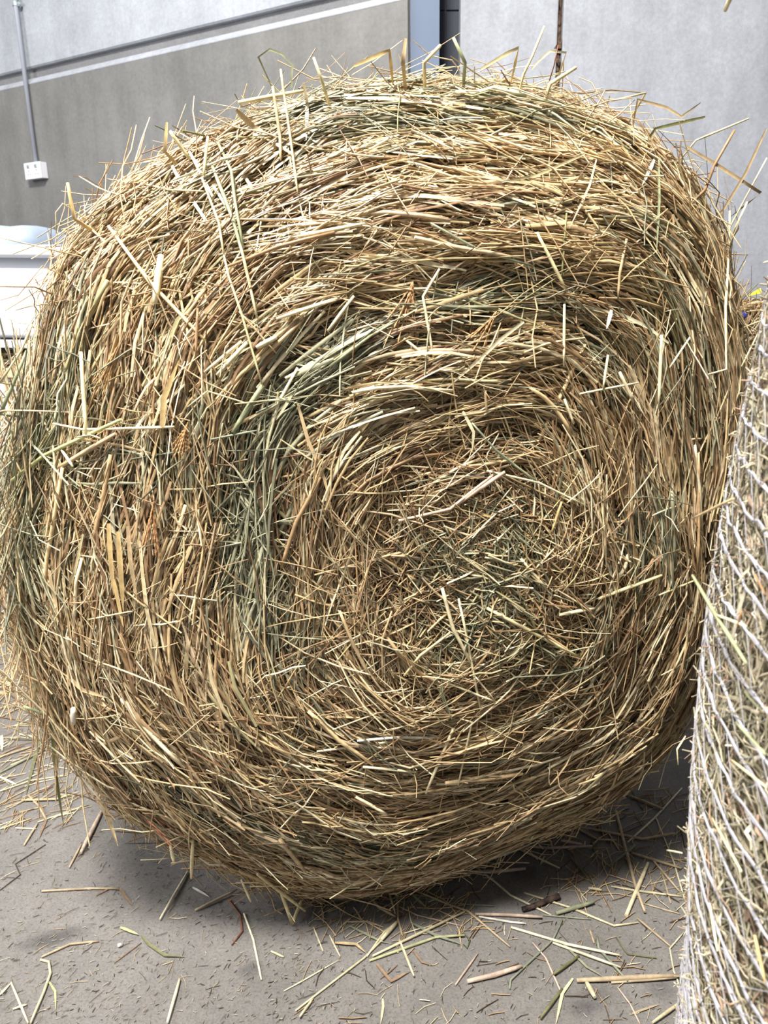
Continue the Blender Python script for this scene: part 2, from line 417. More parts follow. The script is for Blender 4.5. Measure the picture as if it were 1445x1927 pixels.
# ================================================================== MAIN HAY BALE
YAW = math.radians(10)
BU = np.array([math.cos(YAW), math.sin(YAW), 0]); BW = np.array([0, 0, 1.0]); BN = np.array([math.sin(YAW), -math.cos(YAW), 0])
contact = on_floor(600, 1697)
RIM_D = -0.10
BO = contact - BN * RIM_D          # origin on the floor below the front face (d = 0)
OUT = [(760, 146), (650, 150), (540, 182), (440, 215), (380, 242), (310, 278), (240, 332), (180, 388), (120, 445), (85, 515), (62, 590), (45, 680), (30, 780), (20, 900), (15, 1000), (20, 1100), (35, 1200), (60, 1300), (95, 1380), (150, 1450), (220, 1525), (300, 1585), (400, 1635), (500, 1675), (600, 1693), (700, 1680), (800, 1655), (900, 1622), (1000, 1582), (1100, 1537), (1200, 1465), (1270, 1395), (1340, 1260), (1384, 1110), (1408, 950), (1415, 800), (1405, 650), (1384, 520), (1352, 408), (1304, 316), (1238, 246), (1156, 194), (1060, 160), (960, 140), (860, 137)]
def to_uv(px, py, d):
    p = on_plane(px, py, BO + BN * d, BN) - BO
    return float(np.dot(p, BU)), float(np.dot(p, BW))
rim = np.array([to_uv(x, y, RIM_D) for x, y in OUT])
CC = np.array(to_uv(930, 1080, 0.08))
TH = np.linspace(-np.pi, np.pi, 361)
def radial(th):
    d = np.array([math.cos(th), math.sin(th)]); best = 0.3
    for i in range(len(rim)):
        a = rim[i] - CC; b = rim[(i + 1) % len(rim)] - CC; e = b - a
        den = d[0] * -e[1] + d[1] * e[0]
        if abs(den) < 1e-12: continue
        t = (a[0] * -e[1] + a[1] * e[0]) / den
        s = (d[0] * a[1] - d[1] * a[0]) / den
        if t > 0 and -1e-6 <= s <= 1 + 1e-6: best = max(best, t)
    return best
RR = np.array([radial(t) for t in TH])
kern = np.ones(7) / 7
RR = np.convolve(np.concatenate([RR[-7:-1], RR, RR[1:7]]), kern, 'same')[6:-6] - 0.016
def Rth(th): return np.interp((th + np.pi) % (2 * np.pi) - np.pi, TH, RR)
PROF = np.array([(0, 0.085), (0.25, 0.082), (0.5, 0.070), (0.72, 0.045), (0.86, -0.008), (0.945, -0.055), (0.985, -0.09), (1.0, -0.13), (1.0, -0.5), (0.985, -1.15), (0.9, -1.2)])
_dl = np.sqrt((np.diff(PROF[:, 0]) * 0.74) ** 2 + np.diff(PROF[:, 1]) ** 2)
SIG = np.concatenate([[0], np.cumsum(_dl)]) / 0.74
def surf(sig, th):
    rho = np.interp(sig, SIG, PROF[:, 0]); d = np.interp(sig, SIG, PROF[:, 1])
    k0 = np.clip(sig / 0.35, 0, 1) ** 1.5
    d = d + k0 * 0.012 * np.sin(sig * 21 + 2 * np.sin(th * 2 + 1)) * np.clip(1.1 - sig, 0, 1) + k0 * 0.012 * np.sin(3 * th + 4 * sig) * np.clip(1.15 - sig, 0, 1)
    rr = Rth(th) * rho * (1 + 0.006 * np.sin(9 * th + 5 * sig))
    uv0 = CC[0] + rr * np.cos(th); uv1 = CC[1] + rr * np.sin(th)
    uv1 = np.maximum(uv1, 0.006)
    return BO + uv0[..., None] * BU + uv1[..., None] * BW + d[..., None] * BN
def surf_n(sig, th):
    e = 0.02
    a = surf(sig + e, th) - surf(np.maximum(sig - e, 0), th)
    b = surf(sig, th + 0.03) - surf(sig, th - 0.03)
    n = np.cross(a, b); n /= np.linalg.norm(n, axis=-1, keepdims=True) + 1e-9
    return n
def drape(px, py, lift=0.012):
    d = 0.05
    for _ in range(5):
        uv = np.array(to_uv(px, py, d)) - CC
        th = math.atan2(uv[1], uv[0]); rho = np.hypot(*uv) / Rth(np.array(th))
        d = float(np.interp(rho, PROF[:8, 0], PROF[:8, 1])) + lift
        if rho > 1.0: d = -0.07 + lift
    u, w = to_uv(px, py, d)
    return BO + BU * u + BW * max(w, 0.006) + BN * d

GREEN = [([(640, 640), (560, 720), (500, 820), (460, 920), (450, 1020), (480, 1120), (560, 1220)], 46, 0.95), ([(560, 190), (700, 215), (760, 160)], 55, 0.75), ([(880, 150), (1050, 190)], 50, 0.5),
         ([(90, 640), (110, 720), (50, 850), (25, 960), (40, 1120)], 55, 0.75), ([(830, 1020), (950, 970), (900, 1120), (840, 1160)], 60, 0.6), ([(780, 600), (900, 550), (1010, 580)], 42, 0.75),
         ([(1180, 1020), (1225, 900)], 45, 0.6), ([(1080, 640), (1130, 660)], 40, 0.7), ([(520, 1580), (800, 1600)], 60, 0.45), ([(210, 900), (330, 880)], 45, 0.5), ([(960, 1180), (1080, 1230)], 45, 0.5),
         ([(600, 1380), (760, 1390)], 40, 0.4), ([(1180, 440), (1240, 560)], 45, 0.5), ([(250, 1480), (420, 1540)], 40, 0.4), ([(430, 330), (440, 470)], 30, 0.5), ([(1340, 700), (1310, 820)], 40, 0.4)]
GUV = [(np.array([to_uv(x, y, 0.03) for x, y in pts]), w * 0.00095, s) for pts, w, s in GREEN]
def green_prob(p):
    q = np.stack([(p - BO) @ BU, (p - BO) @ BW], axis=1)
    out = np.full(len(q), 0.07)
    for pts, w, s in GUV:
        dm = np.full(len(q), 9.0)
        for a, b in zip(pts[:-1], pts[1:]):
            ab = b - a; t = np.clip(((q - a) @ ab) / (ab @ ab), 0, 1)
            dm = np.minimum(dm, np.linalg.norm(q - a - t[:, None] * ab, axis=1))
        out = np.maximum(out, s * np.exp(-(dm / w) ** 2))
    return out
def pick(pal, w, n): return pal[rng.choice(len(pal), n, p=w / w.sum())]
def bale_colours(p):
    n = len(p); c = pick(PAL_TAN, W_TAN, n); g = pick(PAL_GREEN, W_GREEN, n)
    isg = rng.random(n) < green_prob(p)
    c[isg] = g[isg]
    return c * rng.uniform(0.78, 1.12, (n, 1))
TOPN = SIG[7]
def sample_sites(n, smax=1.45, th_bias=None):
    sig = np.empty(0)
    while len(sig) < n:
        s = rng.uniform(0, smax, n * 2); keep = rng.random(n * 2) < np.interp(s, SIG, PROF[:, 0]) * np.where(s > TOPN + 0.1, 0.45, 1)
        sig = np.concatenate([sig, s[keep]])
    sig = sig[:n]; th = rng.uniform(-np.pi, np.pi, n)
    # even out the density: wide sectors need more strands
    keep = rng.random(n) < (Rth(th) / RR.max()) ** 2 * 1.0
    th = np.where(keep, th, rng.uniform(math.radians(95), math.radians(265), n))
    return sig, th
def flow(sig, th, a_sd, wild):
    n = len(sig)
    al = np.radians(9) * np.sin(5 * th + 7 * sig) + np.radians(7) * np.sin(11 * th - 13 * sig + 1) + rng.normal(0, np.radians(a_sd), n)
    w = rng.random(n) < wild
    al[w] += rng.normal(0, np.radians(48), w.sum())
    core = np.clip(1 - sig / 0.22, 0, 1)
    al += core * rng.normal(0, np.radians(75), n)
    return al
def strands(n, lmin, lmax, lift0, lift1, a_sd, wild, K=4, smax=1.45, out=0.0, sites=None, bundle=1):
    nb_ = max(1, n // bundle)
    bs, bt = sample_sites(nb_, smax) if sites is None else sites
    ba = flow(bs, bt, a_sd, wild)
    bl = rng.uniform(lift0, lift1, len(bs)); bL = rng.uniform(lmin, lmax, len(bs))
    bi = np.arange(n) % len(bs)
    sig, th, al, L = bs[bi], bt[bi], ba[bi], bL[bi]
    lft = bl[bi] + 0.011 * np.sin(sig * 60 + 3 * th) * (sig < 1.2) * np.clip(sig / 0.25, 0, 1) ** 2
    if bundle > 1:
        r_ = np.maximum(np.interp(sig, SIG, PROF[:, 0]) * Rth(th), 0.10)
        sig = np.abs(sig + rng.normal(0, 0.014, n)); th = th + rng.normal(0, 0.045, n) / r_ * 0.7
        al = al + rng.normal(0, np.radians(4.5), n); L = L * rng.uniform(0.6, 1.1, n); lft = lft + rng.normal(0, 0.004, n)
    L = L * np.interp(sig, [0, 0.15, 0.4], [0.45, 0.7, 1.0])
    t = np.linspace(-0.5, 0.5, K)[None, :] * L[:, None]
    r = np.maximum(np.interp(sig, SIG, PROF[:, 0]) * Rth(th), 0.10)
    thk = th[:, None] + t * np.cos(al)[:, None] / r[:, None]
    sgk = np.maximum(sig[:, None] + t * np.sin(al)[:, None] / 0.74, 0.0)
    # stiff stalks: mix of the true arc with its chord
    P = surf(sgk, thk)
    chord = P[:, :1] + (P[:, -1:] - P[:, :1]) * np.linspace(0, 1, K)[None, :, None]
    mx = rng.uniform(0, 0.6, (n, 1, 1)); P = P * (1 - mx) + chord * mx
    nr = surf_n(sig, th)
    lift = lft[:, None] + rng.normal(0, 0.002, (n, K))
    if out > 0:
        e = rng.uniform(0, 1, n)[:, None] ** 2 * out * np.linspace(0, 1, K)[None, :] ** 1.6
        flip = rng.random(n) < 0.5; e[flip] = e[flip][:, ::-1]; lift = lift + e
    P = P + nr[:, None, :] * lift[..., None]
    P += rng.normal(0, 0.0010, P.shape)
    if out > 0: P += rng.normal(0, 0.006, (n, K, 3)) * np.linspace(0, 1, K)[None, :, None]
    P[..., 2] = np.maximum(P[..., 2], 0.004)
    nr = nr + rng.normal(0, 0.35, nr.shape)
    col = bale_colours(P[:, K // 2])
    if bundle > 1:
        share = rng.random(n) < 0.55; col[share] = col[bi[share]] * rng.uniform(0.85, 1.12, (share.sum(), 1))
    return P, nr, col

bale = empty('hay_bale', tuple(contact - BN * 0.5)); bale.location.z = 0
tag(bale, 'large unwrapped round hay bale, its coiled tan and green flat end towards the viewer', 'hay bale')
# packed body
ns, nt_ = 40, 96
sg = np.concatenate([np.linspace(0, SIG[7], 24), np.linspace(SIG[7], SIG[-1], 18)[1:]])
thg = np.linspace(-np.pi, np.pi, nt_ + 1)[:-1]
S_, T_ = np.meshgrid(sg, thg, indexing='ij')
Pc = surf(S_.ravel(), T_.ravel()); Nc = surf_n(np.maximum(S_.ravel(), 0.02), T_.ravel())
Pc = Pc - Nc * 0.042
cen = BO + CC[0] * BU + CC[1] * BW
Pc = Pc.reshape(len(sg), nt_, 3); Pc[0] = Pc[0].mean(0)
Pc[..., 2] = np.maximum(Pc[..., 2], 0.002)
v = list(Pc.reshape(-1, 3)); f = []
for i in range(len(sg) - 1):
    for j in range(nt_):
        a = i * nt_ + j; b = i * nt_ + (j + 1) % nt_
        f.append((a, b, b + nt_, a + nt_))
f.append(tuple((len(sg) - 1) * nt_ + j for j in range(nt_)))
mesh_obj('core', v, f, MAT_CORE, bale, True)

groups = []
def add(n, wmin, wmax, sides, closed, flat, darker=1.0, **k):
    P, nr, col = strands(n, **k)
    rad = rng.uniform(wmin, wmax, n) / 2
    groups.append((P, nr, rad, col * darker, sides, closed, flat))
mmm = 0.001
add(18000, 2.2 * mmm, 4.6 * mmm, 3, True, 1.0, lmin=0.10, lmax=0.26, lift0=-0.052, lift1=-0.02, a_sd=9, wild=0.05, bundle=5)
add(21000, 2.0 * mmm, 4.6 * mmm, 3, True, 1.0, lmin=0.07, lmax=0.22, lift0=-0.034, lift1=0.003, a_sd=9, wild=0.07, bundle=7)
add(15000, 2.4 * mmm, 6.2 * mmm, 3, False, 0.5, lmin=0.06, lmax=0.20, lift0=-0.036, lift1=0.003, a_sd=9, wild=0.08, bundle=5)
add(8000, 2.4 * mmm, 5.0 * mmm, 3, True, 1.0, lmin=0.05, lmax=0.18, lift0=-0.012, lift1=0.006, a_sd=10, wild=0.10)
add(14000, 1.0 * mmm, 2.2 * mmm, 3, False, 0.5, lmin=0.04, lmax=0.18, lift0=-0.024, lift1=0.006, a_sd=15, wild=0.2, bundle=3)
add(2600, 1.2 * mmm, 3.6 * mmm, 3, True, 1.0, lmin=0.03, lmax=0.13, lift0=0.0, lift1=0.010, a_sd=28, wild=0.5)
add(1800, 1.0 * mmm, 3.4 * mmm, 3, True, 1.0, lmin=0.05, lmax=0.22, lift0=-0.006, lift1=0.004, a_sd=18, wild=0.35, K=5, out=0.05)
# short chopped bits in the green centre
n = 3600; st = (np.abs(rng.normal(0, 0.18, n)), rng.uniform(-np.pi, np.pi, n))
add(n, 1.2 * mmm, 3.6 * mmm, 3, True, 1.0, lmin=0.06, lmax=0.2, lift0=-0.006, lift1=0.018, a_sd=45, wild=0.5, sites=st)
n = 1700
cu = rng.normal(0, 0.095, (n, 2)); ang = np.where(rng.random(n) < 0.5, rng.normal(-0.6, 0.35, n), rng.uniform(0, np.pi, n)); L = rng.uniform(0.03, 0.13, n)
base = BO + (CC[0] + cu[:, 0])[:, None] * BU + (CC[1] + cu[:, 1])[:, None] * BW + (0.088 + rng.uniform(-0.006, 0.016, n) - 0.35 * (cu ** 2).sum(1))[:, None] * BN
dirs = np.cos(ang)[:, None] * BU + np.sin(ang)[:, None] * BW + rng.normal(0, 0.12, n)[:, None] * BN
P = base[:, None] + dirs[:, None] * (np.linspace(-.5, .5, 4)[None, :] * L[:, None])[..., None] + rng.normal(0, .0015, (n, 4, 3))
groups.append((P, np.tile(BN, (n, 1)) + rng.normal(0, .3, (n, 3)), rng.uniform(0.0009, 0.0026, n), bale_colours(base) * 1.08, 3, True, 1.0))
# rim fuzz standing off the edge
n = 3200; st = (rng.uniform(SIG[5], SIG[7] + 0.35, n), rng.uniform(-np.pi, np.pi, n))
add(n, 0.9 * mmm, 3.0 * mmm, 3, True, 1.0, lmin=0.06, lmax=0.22, lift0=-0.004, lift1=0.006, a_sd=24, wild=0.3, K=5, out=0.05, sites=st)
n = 1000; st = (rng.uniform(SIG[6], SIG[7] + 0.45, n), rng.uniform(math.radians(20), math.radians(160), n))
add(n, 0.9 * mmm, 2.8 * mmm, 3, True, 1.0, lmin=0.07, lmax=0.22, lift0=0.0, lift1=0.008, a_sd=30, wild=0.4, K=5, out=0.075, sites=st)
n = 1900; st = (rng.uniform(SIG[5], SIG[7] + 0.4, n), rng.uniform(math.radians(158), math.radians(208), n))
add(n, 1.2 * mmm, 3.8 * mmm, 3, True, 1.0, lmin=0.10, lmax=0.28, lift0=0.0, lift1=0.025, a_sd=14, wild=0.3, K=5, out=0.09, sites=st)
# loose hay spilling out at the foot of the bale
n = 2000; st = (rng.uniform(SIG[6], SIG[7] + 0.3, n), rng.normal(math.radians(-112), math.radians(22), n))
add(n, 1.0 * mmm, 3.4 * mmm, 3, True, 1.0, lmin=0.05, lmax=0.18, lift0=-0.005, lift1=0.012, a_sd=20, wild=0.35, K=5, out=0.06, sites=st)
tag(strand_mesh('hay_mass', groups, MAT_STRAW, bale), kind='stuff')

# prominent single straws, traced over the face (photo pixel, drawn on the bale's own surface)
COL = dict(cream=lin(240, 226, 184), pale=lin(226, 210, 160), tan=lin(200, 174, 132), gold=lin(214, 184, 128), white=lin(246, 240, 222), brown=lin(156, 122, 86), red=lin(132, 78, 54),
           green=lin(158, 162, 124), grey=lin(140, 146, 120), lime=lin(196, 194, 132), olive=lin(126, 124, 78), pink=lin(214, 184, 158), dark=lin(84, 68, 50), dgreen=lin(96, 104, 70))
FACE = [([(528, 130), (532, 160), (547, 263), (560, 362)], 4, 'pale'), ([(571, 155), (578, 196), (576, 263)], 6, 'white', 'b'), ([(513, 163), (527, 257), (528, 301)], 5, 'tan'), ([(448, 193), (571, 171)], 7, 'pale'),
 ([(444, 207), (477, 240), (507, 257)], 10, 'tan', 'b'), ([(319, 246), (358, 301)], 6, 'pale'), ([(343, 246), (394, 257), (527, 261)], 4, 'olive'), ([(391, 257), (383, 330)], 5, 'pale'),
 ([(394, 299), (438, 412), (457, 479)], 6, 'green'), ([(410, 268), (435, 321), (443, 384), (457, 462)], 5, 'green'), ([(272, 346), (316, 357), (383, 360)], 3, 'pale'), ([(421, 480), (430, 519), (455, 592), (494, 727)], 4, 'pale'),
 ([(380, 335), (412, 420), (421, 480)], 4, 'pale'), ([(440, 420), (457, 480), (484, 599)], 5, 'pale'), ([(450, 586), (520, 665)], 3, 'tan'), ([(303, 480), (291, 571)], 12, 'cream'), ([(520, 634), (482, 654)], 9, 'cream'),
 ([(455, 642), (384, 701)], 6, 'cream'), ([(465, 644), (408, 706)], 8, 'cream'), ([(494, 725), (438, 814)], 10, 'green'), ([(372, 580), (368, 675)], 5, 'brown'), ([(353, 766), (390, 736), (467, 760)], 3, 'pale'),
 ([(220, 807), (328, 803)], 5, 'cream'), ([(305, 804), (308, 750), (336, 679)], 11, 'gold', 'b'), ([(396, 827), (484, 810)], 4, 'grey'), ([(152, 662), (163, 823)], 7, 'cream'), ([(21, 905), (83, 857), (170, 816), (228, 789)], 6, 'lime'),
 ([(110, 880), (218, 816)], 8, 'tan'), ([(25, 860), (62, 932)], 3, 'pale'), ([(116, 847), (137, 878)], 5, 'cream'), ([(100, 797), (154, 808), (249, 806)], 4, 'cream'), ([(34, 1026), (57, 1109), (75, 1208)], 6, 'cream'),
 ([(156, 1005), (140, 1078), (127, 1114)], 5, 'pale', 'b'), ([(67, 1241), (64, 1317)], 9, 'pale'), ([(138, 1333), (138, 1363)], 10, 'white'), ([(44, 1329), (109, 1353)], 6, 'green'), ([(125, 1270), (156, 1298), (205, 1314)], 8, 'tan', 'b'),
 ([(166, 1166), (249, 1150)], 3, 'pale'), ([(204, 985), (208, 1050), (214, 1120)], 9, 'gold', 'b'), ([(222, 1000), (226, 1060), (232, 1150)], 10, 'gold', 'b'), ([(240, 990), (246, 1060), (258, 1130)], 8, 'tan', 'b'), ([(214, 1090), (232, 1180)], 7, 'gold', 'b'),
 ([(827, 506), (796, 558), (816, 676)], 5, 'cream'), ([(760, 637), (855, 713)], 5, 'cream'), ([(727, 719), (849, 713), (943, 719)], 5, 'pale'), ([(658, 746), (722, 721)], 7, 'pale'), ([(871, 774), (891, 813), (888, 852)], 6, 'cream', 'b'),
 ([(888, 796), (932, 846), (999, 899)], 4, 'grey'), ([(666, 557), (617, 622)], 6, 'cream'), ([(913, 735), (916, 777)], 5, 'tan'), ([(750, 980), (847, 958), (933, 889)], 6, 'pink'), ([(858, 950), (950, 888)], 9, 'pink'), ([(840, 962), (940, 895)], 6, 'tan'),
 ([(916, 886), (1013, 908), (1113, 957)], 4, 'cream'), ([(933, 850), (1013, 908)], 4, 'green'), ([(832, 1107), (852, 1182), (888, 1250)], 7, 'cream'), ([(863, 1127), (875, 1182), (904, 1335)], 5, 'cream'), ([(913, 1143), (1093, 1238)], 7, 'pale'),
 ([(847, 1190), (775, 1250)], 5, 'tan'), ([(1052, 1157), (1118, 1145)], 7, 'cream'), ([(1245, 1083), (1126, 1127)], 7, 'pale'), ([(980, 1052), (1030, 1110)], 5, 'cream'), ([(1057, 944), (1038, 1002)], 5, 'gold'), ([(902, 966), (941, 977)], 5, 'gold', 'b'),
 ([(832, 1281), (904, 1310), (932, 1320)], 4, 'cream'), ([(893, 1272), (932, 1319)], 3, 'cream'), ([(816, 1269), (841, 1333), (853, 1360)], 6, 'green', 'b'), ([(672, 1394), (755, 1387), (827, 1388)], 5, 'white'), ([(853, 1370), (801, 1493)], 6, 'cream'),
 ([(866, 1352), (888, 1359), (862, 1477)], 4, 'cream'), ([(639, 1150), (666, 1216), (697, 1277)], 6, 'tan'), ([(737, 1150), (719, 1205), (720, 1275)], 4, 'tan'), ([(843, 1194), (791, 1233), (760, 1272)], 5, 'pale'), ([(683, 1443), (783, 1453)], 5, 'cream'),
 ([(669, 1499), (727, 1532)], 6, 'cream'), ([(1122, 300), (1109, 349), (1071, 430)], 4, 'cream', 'b'), ([(1231, 300), (1208, 348)], 7, 'white', 'b'), ([(1239, 300), (1240, 378), (1235, 479)], 5, 'green', 'b'), ([(1179, 450), (1166, 515), (1163, 562)], 5, 'tan'),
 ([(1066, 401), (1057, 523)], 4, 'olive'), ([(1010, 437), (1067, 549)], 6, 'pale'), ([(1150, 583), (1141, 619)], 8, 'white', 'b'), ([(1166, 700), (1192, 757)], 6, 'cream'), ([(1091, 741), (1202, 720)], 4, 'cream'), ([(1245, 630), (1239, 770)], 6, 'cream'),
 ([(1144, 668), (1135, 731)], 5, 'cream'), ([(1062, 572), (1061, 689)], 5, 'cream'), ([(1298, 635), (1260, 692)], 4, 'cream'), ([(1062, 751), (1080, 798)], 5, 'cream'), ([(363, 1580), (360, 1652)], 6, 'pale'), ([(321, 1590), (327, 1622)], 6, 'cream'),
 ([(527, 1580), (574, 1640)], 8, 'tan'), ([(454, 1655), (472, 1697)], 4, 'cream'), ([(484, 1645), (574, 1714)], 6, 'pale'), ([(96, 1356), (106, 1462), (120, 1555)], 6, 'olive', 'b'), ([(196, 1509), (222, 1592)], 6, 'tan', 'b'),
 ([(1100, 290), (1010, 330), (905, 350)], 5, 'pale', 'b'), ([(1130, 285), (1170, 275), (1190, 300)], 5, 'gold', 'b'), ([(810, 420), (900, 470), (1000, 500)], 5, 'grey'), ([(1313, 1090), (1240, 1120)], 4, 'pale'), ([(690, 420), (560, 445)], 7, 'cream'),
 ([(640, 560), (520, 600)], 7, 'cream'), ([(620, 690), (700, 630)], 6, 'green'), ([(560, 760), (580, 830), (610, 900), (625, 960)], 7, 'tan', 'b'), ([(548, 745), (520, 790)], 6, 'cream', 'b')]
STICK = [([(829, 85), (798, 118)], 6, 'pale'), ([(853, 71), (875, 118)], 6, 'green'), ([(1024, 50), (1002, 105), (985, 140)], 4, 'pale'), ([(905, 130), (955, 100), (975, 90)], 6, 'pale', 'b'), ([(1000, 130), (1013, 115), (1035, 96), (1065, 99)], 4, 'cream', 'b'),
 ([(1084, 127), (1035, 158)], 6, 'pale'), ([(666, 124), (732, 95)], 7, 'gold', 'b'), ([(548, 165), (550, 122), (531, 102), (508, 93), (486, 107)], 4, 'green', 'b'), ([(1190, 240), (1200, 187), (1255, 203), (1282, 220), (1318, 193)], 5, 'tan', 'b'),
 ([(1442, 242), (1403, 325), (1360, 396)], 5, 'tan', 'b'), ([(1382, 245), (1343, 313), (1327, 357)], 5, 'brown'), ([(1290, 275), (1340, 305), (1431, 363)], 6, 'tan', 'b'), ([(1443, 297), (1370, 434)], 3, 'cream'), ([(1409, 223), (1310, 264)], 3, 'pale'),
 ([(1327, 220), (1233, 242)], 5, 'olive', 'b'), ([(1373, 397), (1372, 463), (1365, 579), (1367, 695)], 4, 'cream'), ([(1406, 380), (1385, 426), (1375, 453)], 4, 'cream'), ([(127, 344), (140, 412)], 6, 'gold'), ([(314, 230), (310, 285)], 6, 'gold', 'b'),
 ([(763, 72), (758, 118)], 7, 'tan', 'b'), ([(590, 108), (605, 150)], 5, 'pale'), ([(106, 440), (105, 400), (118, 383)], 2, 'pale'), ([(0, 447), (90, 468), (150, 482)], 2, 'tan'), ([(0, 565), (35, 555), (80, 500)], 1.5, 'tan'), ([(0, 539), (65, 540)], 2.5, 'brown'),
 ([(529, 1680), (551, 1752)], 6, 'pale'), ([(60, 610), (40, 660), (0, 720)], 4, 'pale'), ([(50, 660), (30, 710), (0, 780)], 6, 'green'), ([(1395, 690), (1440, 600)], 3, 'pale'), ([(1150, 190), (1215, 175)], 3, 'pale'), ([(1050, 85), (1042, 125)], 2, 'red')]
nstraw = 0
for e in FACE + STICK:
    pts, w, cname = e[:3]; kind = 'blade' if len(e) > 3 else 'stalk'
    lf = 0.020
    P = [drape(x, y, lf + 0.002 * (i % 2)) for i, (x, y) in enumerate(pts)]
    if e in STICK:                      # rooted in the hay: carry the lower end on into the bale
        ex, ey = pts[-1]; dl = math.hypot(820 - ex, 850 - ey); P.append(drape(ex + (820 - ex) / dl * 75, ey + (850 - ey) / dl * 75, -0.03))
    dist = np.linalg.norm(P[0] - CAM)
    single_straw('straw', P, 0.5 * w * dist / F * 1.0, COL[cname] * rng.uniform(0.92, 1.05), MAT_STRAW, bale, kind, nrm=BN); nstraw += 1
# further thick stalks that follow the coil
nbig = 300 - nstraw
sgs = np.sqrt(rng.uniform(0.01, 1.0, nbig)) * 1.02; ths = rng.uniform(-np.pi, np.pi, nbig)
ths = np.where(rng.random(nbig) < (Rth(ths) / RR.max()) ** 2, ths, rng.uniform(math.radians(95), math.radians(265), nbig))
Pb, Nb, cb = strands(nbig, 0.09, 0.24, 0.001, 0.008, 11, 0.12, K=5, sites=(sgs, ths))
cb = cb * 1.12
for i in range(nbig):
    single_straw('straw', Pb[i], rng.uniform(0.0022, 0.0038), cb[i], MAT_STRAW, bale, 'stalk' if rng.random() < 0.75 else 'blade', nrm=Nb[i])

# grass seed heads caught in the coil
def seed_head(px0, px1, spread, nbr, col, parent):
    a = drape(*px0, 0.014); b = drape(*px1, 0.016); ax = b - a; L = np.linalg.norm(ax); ax /= L
    sd = np.cross(ax, BN); sd /= np.linalg.norm(sd)
    K = 15; P = []; R = []
    for k in range(nbr):
        q = (k / (nbr - 1) - 0.5) * 2 * spread
        st = a + ax * L * random.uniform(0.0, 0.25)
        e = st + (ax * math.cos(q) + sd * math.sin(q)) * L * random.uniform(0.6, 0.95) + BN * random.uniform(-0.004, 0.01)
        t = np.linspace(0, 1, K)[:, None]; c = st + (e - st) * t + sd * (t ** 2) * q * 0.02
        P.append(c)
    P = np.array(P)
    V = []; Fc = []
    for c in P:
        b0 = len(V)
        T = c[-1] - c[0]; T /= np.linalg.norm(T); B = np.cross(T, BN); B /= np.linalg.norm(B); Nn = np.cross(B, T)
        for k in range(K):
            r = 0.0017 if k % 2 else 0.0006
            for i in range(4):
                an = i * math.pi / 2; V.append(c[k] + r * (math.cos(an) * B + math.sin(an) * Nn))
        for k in range(K - 1):
            for i in range(4): Fc.append((b0 + k * 4 + i, b0 + k * 4 + (i + 1) % 4, b0 + (k + 1) * 4 + (i + 1) % 4, b0 + (k + 1) * 4 + i))
    me = bpy.data.meshes.new('seed_head'); me.from_pydata([tuple(v) for v in V], [], Fc)
    at = me.color_attributes.new('Col', 'FLOAT_COLOR', 'POINT')
    at.data.foreach_set('color', np.tile(np.append(col, 1), len(V)).astype(np.float32))
    me.materials.append(MAT_STRAW_DULL); o = bpy.data.objects.new('seed_head', me); C.objects.link(o); attach(o, parent)
    return o
seed_head((778, 528), (745, 655), 0.28, 9, lin(182, 142, 102), bale)
seed_head((935, 585), (890, 655), 0.25, 7, lin(176, 136, 92), bale)
seed_head((290, 935), (284, 1035), 0.15, 6, lin(170, 128, 88), bale)
seed_head((222, 650), (190, 735), 0.18, 7, lin(172, 134, 90), bale)
seed_head((190, 1470), (330, 1560), 0.22, 9, lin(168, 118, 92), bale)
seed_head((355, 790), (335, 860), 0.22, 7, lin(176, 136, 92), bale)

